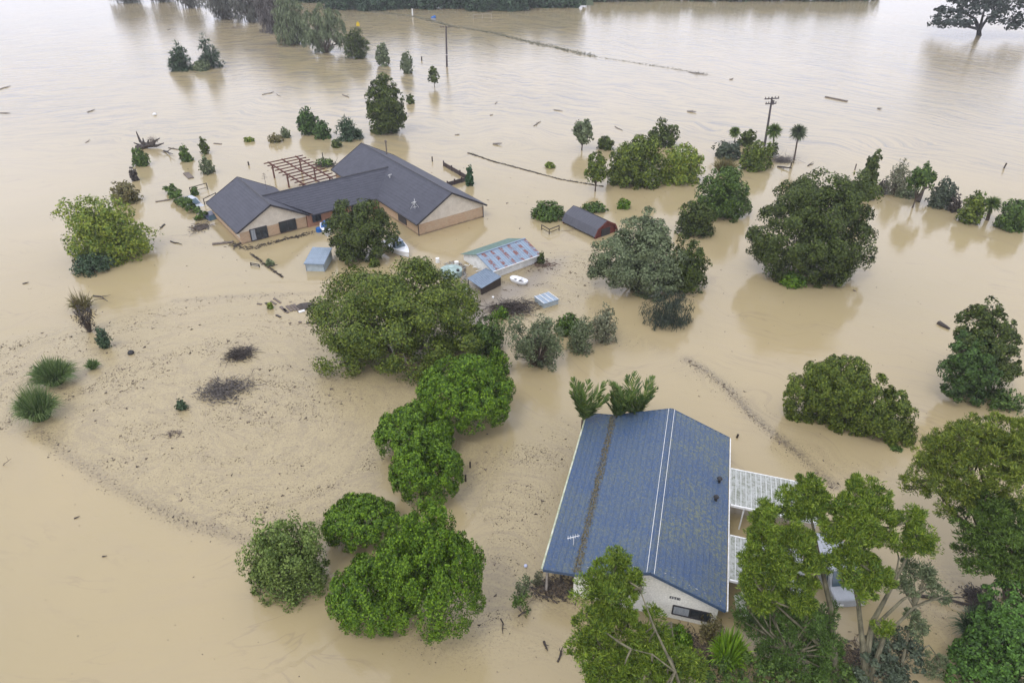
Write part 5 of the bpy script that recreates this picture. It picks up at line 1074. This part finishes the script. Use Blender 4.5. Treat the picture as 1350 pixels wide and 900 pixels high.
lobe_tree('dark_column_tree', [(1300, 406, 13, 7.6), (1288, 424, 17, 6.8), (1312, 430, 17, 6.5), (1284, 448, 19, 5.6), (1318, 450, 19, 5.2), (1302, 458, 22, 5), (1325, 474, 14, 3.6), (1308, 484, 20, 3), (1320, 490, 16, 1.5), (1300, 500, 16, 1)], [[(1305, 520, -.5, .3), (1302, 470, 4, .15), (1300, 420, 7, .06)]],
    'dark columnar tree, taller and farther of the pair at the right', T, L_DARK, (1305, 520), pr=.55, n=15000, mode='leaf', leafpx=3.2, flat=1., low=-.8, rag=.6)
lobe_tree('dark_column_tree', [(1282, 449, 13, 5.6), (1270, 466, 17, 4.8), (1294, 466, 15, 4.8), (1262, 486, 17, 3.6), (1283, 488, 20, 3.4), (1298, 494, 14, 3), (1266, 506, 19, 1.8), (1285, 512, 17, 1.2), (1275, 516, 16, .7)], [[(1278, 522, -.5, .28), (1280, 480, 3.5, .12), (1282, 455, 5.2, .05)]],
    'dark columnar tree, nearer and leaning in front of the taller one', T, leafmat('leaf_dark_green', (.04, .08, .016), (.02, .045, .01), (.08, .15, .025)), (1278, 522), pr=.5, n=15000, mode='leaf', leafpx=3.2, flat=1., low=-.8, rag=.5)
plant('low_shrub', (1296, 512, 1356, 543), 'low sprawling green plants awash at the right edge', S_, L_MID, dens=.9, pr=.3, shape='low')
plant('small_shrub', (1173, 585, 1190, 596), 'tiny green tuft below the long mounded bush', S_, L_MID, dens=.8, pr=.4, shape='low')
# cabbage tree clump
cabbage(969, 191, [(969, 173)], 'smallest cabbage tree, left of the leaning power pole', rpx=8, r=.09)
cabbage(1019, 197, [(1021, 171)], 'cabbage tree right against the leaning power pole', rpx=11, r=.12)
cabbage(1047, 211, [(1053, 173)], 'tallest cabbage tree with a dark round head on a long bare trunk', rpx=12, r=.14, lm=leafmat('leaf_palm_dark', (.06, .085, .035), (.04, .06, .03), (.12, .15, .06)))
plant('dark_shrub', (943, 187, 977, 211), 'dark grey-green round shrub at the left of the cabbage tree clump', S_, leafmat('leaf_greydark', (.055, .075, .045), (.035, .05, .032), (.11, .14, .08)), dens=2, pr=.25)
plant('dark_shrub', (973, 172, 997, 193), 'dark tufted shrub behind the yellowish bush in the clump', S_, L_DARK, dens=1.8, pr=.3)
plant('yellow_shrub', (976, 187, 1018, 225), 'yellowish green bush in the middle of the cabbage tree clump', S_, L_OLIVE, dens=2, pr=.22)
tussock('reedy_bush', (941, 207, 973, 230), 'brownish reedy bush in front of the dark round shrub', 'bush', L_BROWN, 420, None, 1.1, .5)
plant('dark_shrub', (1010, 188, 1026, 206), 'narrow dark shrub at the foot of the power pole', S_, L_DARK, dens=1.5, pr=.35, shape='tall')
# row of bushes at the right edge
plant('dark_shrub', (1154, 237, 1170, 257), 'dark reddish twiggy shrub right of the conical tree', S_, L_TWIG, dens=1.2, pr=.35, twigs=25)
plant('pale_tree', (1167, 211, 1200, 258), 'pale see-through tree at the left end of the far right row', T, L_PALE, dens=1.2, pr=.3, leafpx=2.4, twigs=50, shape='tall')
plant('leaning_tree', (1196, 216, 1234, 250), 'leaning green tree with dark bare stems in the far right row', T, L_MID, dens=1.8, pr=.28, shape='parasol')
log(1210, 266, 1222, 242, 'dark leaning stem under the green crown of the far right row', .3, 2, 91, 2.0, M_BARK)
plant('low_shrub', (1180, 245, 1212, 262), 'grey scrub along the waterline beneath the pale see-through tree', S_, L_GREY, dens=1., pr=.3, shape='low', twigs=25)
plant('grey_shrub', (1224, 236, 1262, 274), 'grey-green round shrub right of the leaning tree', S_, leafmat('leaf_greydark', (.05,) * 3, (.05,) * 3), dens=1.8, pr=.25)
plant('dark_shrub', (1250, 256, 1268, 280), 'dark twiggy scrub between the grey-green and olive shrubs', S_, L_TWIG, dens=1., pr=.35, twigs=30)
plant('olive_shrub', (1262, 253, 1300, 294), 'olive green shrub with pointed tufts left of the short cabbage tree', S_, L_OLIVE, dens=1.7, pr=.25, shape='tall')
cabbage(1302, 290, [(1308, 268)], 'short cabbage tree with reddish stems near the right edge', rpx=13, r=.25, lm=L_PALM)
plant('round_shrub', (1313, 264, 1362, 305), 'large green bush cut by the right edge of the far row', S_, L_MID, dens=2, pr=.22)
# upper left
plant('ovoid_tree', (484, 101, 534, 175), 'tall dark egg-shaped tree standing alone behind the grey roof', T, L_DARK, dens=2.3, pr=.2, shape='tall')
plant('dark_shrub', (392, 143, 420, 177), 'dark round shrub, taller of the touching pair above the pergola', S_, leafmat('leaf_dark_green', (.05,) * 3, (.05,) * 3), dens=2, pr=.28, shape='tall')
plant('dark_shrub', (412, 160, 436, 183), 'dark round shrub, lower of the touching pair above the pergola', S_, leafmat('leaf_dark_green', (.05,) * 3, (.05,) * 3), dens=2, pr=.3)
plant('young_pine', (443, 156, 477, 186), 'spiky young pine right of the dark pair of shrubs', T, L_BLUE, dens=1.5, pr=.28, mode='needle', leafpx=4, shape='cone')
plant('small_shrub', (437, 184, 451, 195), 'tiny dark shrub under the dark pair and the young pine', S_, L_DARK, dens=2, pr=.4)
plant('conifer', (222, 58, 257, 94), 'dark conifer, left one of the two in the far left water', T, L_BLUE, dens=1.9, pr=.22, mode='needle', leafpx=3.4, shape='cone')
plant('conifer', (260, 49, 294, 89), 'thinner conifer with tiered branches, right one of the two in the far left water', T, L_FAR, dens=1.3, pr=.2, mode='needle', leafpx=3.4, shape='cone')
plant('low_shrub', (254, 80, 277, 94), 'olive scrub between the two conifers', S_, L_GREY, dens=1.6, pr=.3, shape='low')
plant('round_shrub', (454, 38, 486, 77), 'dark round tree at the right end of the far willows', T, L_DARK, dens=2, pr=.25, mode='needle', shape='tall')
plant('young_tree', (495, 58, 513, 87), 'young tree nearest the far willows, first of three in a row', T, L_GREY, dens=1.9, pr=.35, shape='tall'); plant('young_tree', (528, 69, 544, 97), 'young tree, middle one of three in a row left of the lone pole', T, L_GREY, dens=1.8, pr=.35, shape='tall')
plant('young_tree', (564, 88, 579, 109), 'small thin young tree just left of the lone power pole', T, L_DARK, dens=1.3, pr=.35, shape='lollipop'); plant('small_shrub', (536, 125, 546, 137), 'tiny sprig in the water right of the egg-shaped tree', S_, L_DARK, dens=1.3, pr=.4)
plant('round_shrub', (174, 196, 196, 219), 'green round bush in front of the dead stump', S_, L_MID, dens=2, pr=.28); plant('small_shrub', (170, 221, 183, 239), 'grey dead bush below the green round bush', S_, L_TWIG, dens=1.2, pr=.35, twigs=20)
plant('small_shrub', (262, 181, 276, 203), 'thin dark upright shrub, upper of two left of the pergola', S_, L_DARK, dens=1.2, pr=.35, shape='tall', twigs=20); plant('small_shrub', (262, 207, 283, 230), 'sparse olive shrub, lower of two left of the pergola', S_, L_GREY, dens=1.3, pr=.35, twigs=20)
plant('small_shrub', (236, 192, 255, 213), 'pointed green small bush beside the fallen branch', S_, L_MID, dens=1.6, pr=.3, shape='cone')
plant('low_shrub', (353, 176, 373, 188), 'low brownish mat of weeds above the pergola', S_, L_BROWN, dens=1.2, pr=.3, shape='low'); plant('small_shrub', (370, 168, 383, 182), 'tiny olive shrub at the right of the brownish mat of weeds', S_, L_GREY, dens=1.4, pr=.35); plant('low_shrub', (322, 181, 335, 187), 'flat bright green mat of weeds left of the brownish one', S_, L_YEL, dens=1.3, pr=.3, shape='low')
lobe_tree('hedge', [(223, 249, 6, .5), (231, 256, 8, .6), (240, 264, 8, .6), (248, 271, 7, .5), (255, 277, 6, .4), (264, 284, 7, .4)], [], 'straggling row of green hedge running to the left corner of the brick house', 'hedge', L_MID, (240, 266), pr=.35, n=2600, mode='leaf', leafpx=3, twigs=20)
plant('small_shrub', (252, 247, 262, 258), 'sprig of green inside the open gate frame', S_, L_MID, dens=1., pr=.4); plant('low_shrub', (415, 208, 440, 220), 'green weeds on the brush mound behind the pergola', S_, L_MID, dens=.9, pr=.3, shape='low')
plant('small_shrub', (350, 342, 362, 351), 'flattened weeds in front of the brick house', S_, L_GREY, dens=.7, pr=.35, shape='low'); plant('small_shrub', (351, 399, 360, 407), 'green sprig among the scattered slats', S_, L_YEL, dens=1., pr=.4)
plant('small_cypress', (614, 219, 624, 245), 'slim dark green cypress at the corner of the L-shaped fence', T, leafmat('leaf_cypress', (.03, .08, .03), (.02, .05, .02)), dens=2.6, pr=.3, shape='column')
plant('small_shrub', (706, 350, 714, 362) if False else (708, 333, 718, 348), 'small dark bush behind the right end of the rusty shed', S_, L_DARK, dens=1.8, pr=.4)
plant('small_shrub', (486, 340, 500, 352), 'olive weeds below the dark dense tree', S_, L_OLIVE, dens=1., pr=.4, shape='low')
plant('drowned_sprig', (678, 752, 702, 788), 'leafy drowned sprig in the debris left of the blue-roofed house', S_, L_GREY, dens=.55, pr=.3, shape='loose', leafpx=3); plant('drowned_sprig', (672, 780, 700, 812), 'lower drowned sprig with dark leaves above the dark branch', S_, L_MID, dens=.5, pr=.3, shape='loose', leafpx=3)
plant('drowned_sprig', (703, 752, 716, 772), 'small pale sprig by the corner post of the verandah', S_, L_PALE, dens=.9, pr=.35)
# far trees
plant('willow_tree', (361, -6, 408, 58), 'drooping green willow, left half of the far willow pair', T, L_FAR if False else L_GREY, 'far willows', dens=1.9, pr=.25, mode='hang', leafpx=2.6, shape='tall', twigs=30)
plant('willow_tree', (396, 8, 457, 67), 'drooping green willow, right half of the far willow pair', T, L_GREY, 'far willows', dens=1.8, pr=.22, mode='hang', leafpx=2.6, twigs=40, lobes=[(-.5, 0, .9, .4, .4, .5), (.1, .1, 1.1, .45, .4, .5), (.6, 0, .9, .35, .4, .5), (-.6, 0, .35, .3, .3, .3), (0, 0, .5, .35, .3, .35), (.75, 0, .4, .2, .3, .35)])
gf = 'grey trees on the far bank'
for i, (bb, lb) in enumerate((((262, -40, 318, 24), 'grey-green far tree, leftmost of the dense grey group'), ((300, -45, 352, 28), 'grey-green far tree in the middle of the dense grey group'), ((334, -40, 380, 43), 'bare purplish grey tree at the right of the dense grey group'), ((228, -30, 268, 10), 'small grey tree at the left end of the far group'), ((138, -40, 190, 4), 'grey far tree whose foot just shows at the top left'), ((188, -45, 232, 2), 'grey far tree between the isolated one and the group'))):
    plant('grey_tree', bb, lb, T, L_FARGREY if i != 2 else leafmat('leaf_far_bare', (.09, .08, .075), (.06, .055, .05), (.14, .12, .11)), gf, dens=1.2, pr=.22, mode='hang', leafpx=2.6, shape='tall', twigs=60)
rgb = random.Random(4)
names = ['first', 'second', 'third', 'fourth', 'fifth', 'sixth', 'seventh', 'eighth', 'ninth', 'tenth', 'eleventh', 'twelfth', 'thirteenth', 'fourteenth']
for i in range(11):
    x = 378 + i * 37; b = 4 if i < 2 else (12.5 if i < 9 else 11 - (i - 9) * 2); plant('bank_tree', (x - 26, -46 + rgb.uniform(-6, 6), x + 26, b + rgb.uniform(-2, 2)), names[i] + ' dark tree from the left in the green wall along the far bank', T, leafmat('leaf_bank', (.035, .075, .04), (.022, .045, .03), (.07, .12, .06)), 'trees along the far bank', dens=1.6, pr=.22, shape='dome', leafpx=3.4)
for i in range(9):
    x = 800 + i * 42; plant('bank_tree', (x - 26, -28, x + 26, 1.5 - .5 * (i % 3)), names[i] + ' distant bank tree right of the dark green wall', T, L_FAR, 'distant bank trees on the right', dens=1.2, pr=.25, shape='dome', leafpx=4)
lobe_tree('spreading_tree', [(1250, 30, 18, 3.5), (1262, 14, 20, 6), (1285, 0, 28, 9), (1315, -2, 28, 9), (1340, 10, 24, 7), (1350, 30, 16, 3.5), (1243, 18, 12, 4), (1300, 14, 20, 7), (1238, 34, 9, 2.5), (1335, 34, 12, 3), (1270, 33, 12, 4), (1313, 28, 10, 4.5)],
    [[(1290, 49, -.5, 1.0), (1291, 40, 1.5, .8), (1285, 25, 4, .5), (1268, 15, 6, .25)], [(1291, 40, 1.5, .7), (1302, 24, 4, .45), (1330, 12, 7, .2)], [(1291, 40, 1.5, .6), (1296, 20, 6, .35), (1300, 5, 8, .2)], [(1288, 38, 2, .5), (1262, 32, 3.5, .25), (1245, 28, 3.5, .15)]],
    'great dark spreading tree with a forked trunk at the top right', T, leafmat('leaf_macro', (.022, .036, .026), (.015, .026, .02), (.045, .06, .045)), (1290, 50), pr=1.3, n=7000, mode='leaf', leafpx=3.6, bark=mat('bark_dark', (.04, .035, .035), (.025, .022, .022), 3, .9), flat=.6, twigs=60)
# ------------------------------------------------------------------ palms behind the blue roof
palm(769, 556, 2.0, 11, 3.5, 'palm with upright feather fronds at the back left corner of the blue roof', 'palms behind the blue roof', .42, 1)
palm(815, 556, 1.9, 10, 3.0, 'palm in the middle of the three behind the blue roof', 'palms behind the blue roof', .38, 2)
palm(836, 552, 2.0, 12, 3.4, 'palm with reddish dead fronds, rightmost behind the blue roof', 'palms behind the blue roof', .48, 3)
# ------------------------------------------------------------------ foreground trees
BK = M_BARKP
lobe_tree('feathery_tree', [(800, 757, 24, 6.3), (832, 763, 12, 6.1), (785, 785, 20, 6), (818, 793, 24, 6), (785, 825, 22, 5.6), (820, 833, 28, 5.2), (788, 868, 24, 5), (842, 868, 28, 4.4), (868, 850, 15, 4.2), (890, 870, 19, 3.4), (800, 902, 28, 4.6), (850, 905, 30, 3.8), (900, 897, 22, 2.6), (858, 812, 10, 5.4), (778, 845, 12, 5.2), (915, 880, 12, 2.4)],
    [[(880, 975, -.5, .28), (872, 930, 1.5, .24), (850, 880, 3.4, .16), (825, 820, 5.2, .1), (805, 765, 6.2, .05)], [(872, 930, 1.5, .18), (830, 900, 3.5, .12), (800, 870, 4.6, .06)], [(872, 930, 1.5, .15), (890, 870, 3, .1), (885, 820, 4.2, .05)], [(915, 960, 0, .12), (890, 885, 4.9, .09), (862, 825, 5.9, .06), (843, 775, 6.5, .035)], [(890, 885, 4.9, .05), (860, 862, 5.6, .035), (832, 855, 5.9, .02)]],
    'tall feathery yellow-green tree with bare branches covering the front of the blue-roofed house', T, L_WATTLE, (885, 985), pr=.36, n=70000, leafpx=3.8, bark=BK)
lobe_tree('wattle_tree', [(1067, 652, 22, 8.5), (1080, 672, 14, 8.2), (1050, 672, 15, 8), (1012, 682, 16, 8), (1010, 720, 24, 7.5), (1045, 722, 26, 7.4), (1064, 742, 16, 7), (998, 745, 18, 6.8), (1035, 750, 20, 6.6), (985, 765, 13, 6), (1005, 782, 20, 5.6), (1042, 780, 22, 5.4), (1070, 775, 11, 5.6)],
    [[(1112, 935, -.5, .3), (1100, 870, 1.5, .25), (1095, 800, 4, .18), (1080, 735, 6.5, .12), (1066, 665, 8.3, .06)], [(1098, 850, 2, .2), (1080, 800, 4, .14), (1040, 745, 6.5, .08), (1010, 700, 7.6, .04)], [(1100, 870, 1.5, .16), (1060, 830, 3.6, .1), (1010, 785, 5.6, .05)]],
    'multi-stemmed foreground wattle, left half, hiding the slatted verandah roofs', T, L_WATTLE, (1112, 940), pr=.36, n=66000, leafpx=3.6, bark=BK)
lobe_tree('wattle_tree', [(1138, 645, 14, 9), (1125, 676, 22, 8.6), (1157, 672, 21, 8.6), (1108, 698, 13, 8.2), (1145, 705, 19, 8), (1195, 688, 16, 7.9), (1208, 710, 15, 7.6), (1180, 712, 9, 7.5), (1114, 743, 18, 7.2), (1090, 702, 13, 7.8), (1122, 712, 12, 8), (1112, 766, 9, 6.8), (1150, 748, 19, 7), (1135, 771, 17, 6.4), (1165, 764, 9, 6.6), (1160, 652, 10, 8.9), (1216, 728, 9, 7), (1165, 828, 9, 4.2)],
    [[(1150, 945, -.5, .3), (1140, 880, 1.5, .26), (1150, 820, 3.6, .18), (1180, 765, 5.8, .1), (1205, 715, 7.3, .05)], [(1140, 880, 1.5, .22), (1132, 800, 4.4, .15), (1140, 720, 7.4, .09), (1147, 665, 8.6, .05)], [(1148, 830, 3.3, .14), (1190, 790, 4.8, .09), (1230, 770, 5.4, .04)], [(1132, 800, 4.4, .1), (1118, 740, 6.8, .06), (1115, 695, 8.2, .04)], [(1180, 765, 5.8, .07), (1185, 735, 6.8, .05), (1175, 695, 8, .03)], [(1145, 900, 1, .2), (1165, 840, 3.2, .14), (1205, 800, 4.4, .08), (1245, 785, 4.9, .03)]],
    'multi-stemmed foreground wattle, right half, with bare mossy limbs spreading over the water', T, L_WATTLE, (1150, 950), pr=.36, n=52000, leafpx=3.6, bark=BK, twigs=160)
lobe_tree('wattle_tree', [(1205, 758, 16, 5.6), (1224, 774, 10, 5), (1195, 780, 10, 5), (1205, 815, 11, 4), (1213, 836, 9, 3.4), (1238, 786, 8, 4.6), (1236, 872, 9, 1.2), (1230, 890, 7, .8)],
    [[(1185, 935, -.5, .14), (1190, 870, 2, .1), (1205, 800, 4.3, .05)], [(1190, 870, 2, .07), (1225, 850, 2.2, .05), (1238, 868, 1.4, .03)]], 'sparse pale-leaved sapling at the right of the foreground wattles', T, L_GREY, (1185, 940), pr=.35, n=5200, leafpx=3.8, bark=BK, twigs=110)
lobe_tree('understorey_shrub', [(1055, 815, 28, 3.6), (1035, 800, 17, 3.8), (1075, 838, 21, 2.8), (1030, 845, 21, 2), (1000, 800, 16, 3.2), (1060, 868, 28, 1.6), (1005, 830, 14, 1.6), (985, 815, 12, 1.6), (1092, 862, 16, 1.4), (1020, 872, 18, 1.2), (1085, 812, 14, 3)], [[(1050, 930, -.4, .12), (1040, 860, 2, .07)]], 'mid green feathery undergrowth beneath the left half of the wattle', S_, leafmat('leaf_under', (.07, .13, .022), (.035, .07, .016), (.12, .2, .035)), (1050, 935), pr=.36, n=30000, leafpx=3.6)
lobe_tree('grey_shrub', [(1168, 850, 22, 2.2), (1190, 872, 22, 1.6), (1150, 880, 24, 1.6), (1198, 845, 12, 2.2), (1180, 902, 28, 1)], [[(1175, 940, -.4, .1), (1175, 880, 1.5, .06)]], 'grey-green dark shrub at the bottom edge under the wattle', S_, leafmat('leaf_greydark', (.05,) * 3, (.05,) * 3), (1175, 945), pr=.35, n=9000, mode='leaf', leafpx=3.6)
lobe_tree('understorey_shrub', [(985, 895, 34, .9), (1030, 905, 34, .8), (1075, 905, 30, .8), (955, 880, 18, .6), (1105, 890, 24, .8), (1128, 900, 20, .8), (925, 892, 14, .5), (1010, 868, 14, .7), (1100, 868, 12, .8)], [], 'low green ground shrub along the bottom edge', S_, L_MID, (1020, 925), pr=.35, n=9000, mode='leaf', leafpx=3.6)
tussock('fern', (936, 818, 990, 885), 'bright lime green fern clump by the front corner of the blue-roofed house', 'fern', leafmat('leaf_fern', (.15, .27, .015), (.09, .2, .015), (.25, .4, .02)), 520, None, 1.0, .7, 3.2)
plant('leafy_shrub', (862, 822, 912, 866), 'glossy green shrub under the front window of the blue-roofed house', S_, L_BRIGHT, dens=1.2, pr=.3, leafpx=4.2)
plant('low_shrub', (922, 810, 955, 850), 'brown and green straggly plants below the front window', S_, L_BROWN, dens=.7, pr=.35, shape='low', twigs=40)
# right-hand mass
lobe_tree('acacia_tree', [(1222, 630, 29, 6.0), (1250, 602, 31, 7.2), (1285, 586, 36, 8.2), (1325, 574, 34, 8.8), (1345, 600, 36, 8.8), (1300, 622, 36, 7.8), (1258, 642, 31, 6.6), (1340, 640, 36, 8.2), (1375, 600, 43, 8.5), (1206, 645, 12, 5.2), (1268, 575, 14, 8.2), (1235, 590, 12, 7)],
    [[(1330, 800, -.5, .4), (1325, 740, 2.5, .32), (1310, 680, 5, .2), (1290, 610, 7.5, .1)], [(1325, 740, 2.5, .25), (1270, 690, 4.6, .16), (1230, 640, 5.8, .07)], [(1310, 680, 5, .15), (1340, 620, 8, .07)]],
    'yellow-green acacia overhanging the water at the right edge, upper crown', T, leafmat('leaf_acacia', (.12, .17, .02), (.055, .09, .016), (.24, .28, .03)), (1330, 805), pr=.4, n=52000, leafpx=3.6, bark=M_BARK)
lobe_tree('acacia_tree', [(1286, 690, 31, 5.5), (1320, 682, 36, 6.0), (1350, 700, 38, 6.0), (1288, 728, 29, 4.4), (1320, 732, 34, 4.8), (1350, 752, 34, 4.2), (1282, 658, 19, 6), (1385, 720, 48, 5.5)],
    [[(1345, 840, -.5, .35), (1340, 790, 2, .28), (1320, 740, 4, .16), (1290, 700, 5.2, .07)]],
    'mid green acacia below the yellow-green one at the right edge, shading the water', T, leafmat('leaf_acacia_mid', (.075, .135, .02), (.035, .065, .014), (.14, .22, .03)), (1345, 845), pr=.4, n=48000, leafpx=3.6, bark=M_BARK)
lobe_tree('broadleaf_shrub', [(1338, 796, 34, 3.6), (1310, 820, 22, 2.2), (1325, 840, 36, 2.8), (1350, 850, 34, 3.2), (1300, 870, 34, 1.8), (1340, 890, 36, 2.0), (1280, 895, 26, 1.2), (1268, 872, 14, 1.2), (1375, 830, 34, 3.4), (1310, 910, 36, 1)], [[(1345, 930, -.4, .2), (1340, 860, 2, .1)]],
    'glossy broad-leaved green shrub filling the bottom right corner', S_, leafmat('leaf_broad', (.05, .115, .016), (.022, .052, .01), (.11, .22, .03)), (1345, 935), pr=.36, n=26000, mode='leaf', leafpx=4.2)
tussock('flax_clump', (1255, 786, 1325, 850), 'dark flax clump with long blades under the acacias', 'flax', leafmat('leaf_flax', (.055, .1, .045), (.035, .065, .03), (.12, .17, .09)), 700, None, 1.2, .8, 2.0)
tussock('flax_clump', (1262, 826, 1306, 876), 'bluish flax clump nearer the water than the dark one', 'flax', leafmat('leaf_flaxb', (.09, .13, .1), (.05, .08, .06), (.2, .25, .2)), 260, None, 1.2, .8, 2.2)

heap('mud_debris', 1110, 872, 150, 50, .25, 600, 'brown branches and leaf mould on the mud below the two wattles', 'brush heap', mat('brown_twig', (.1, .1, .1)), 22, (1.2, 1, .2), (.2, .9))
heap('mud_debris', 1290, 792, 50, 30, .2, 240, 'dark twigs on the shaded mud beneath the acacias', 'brush heap', M_WET, 23, (1.2, 1, .2), (.2, .9))
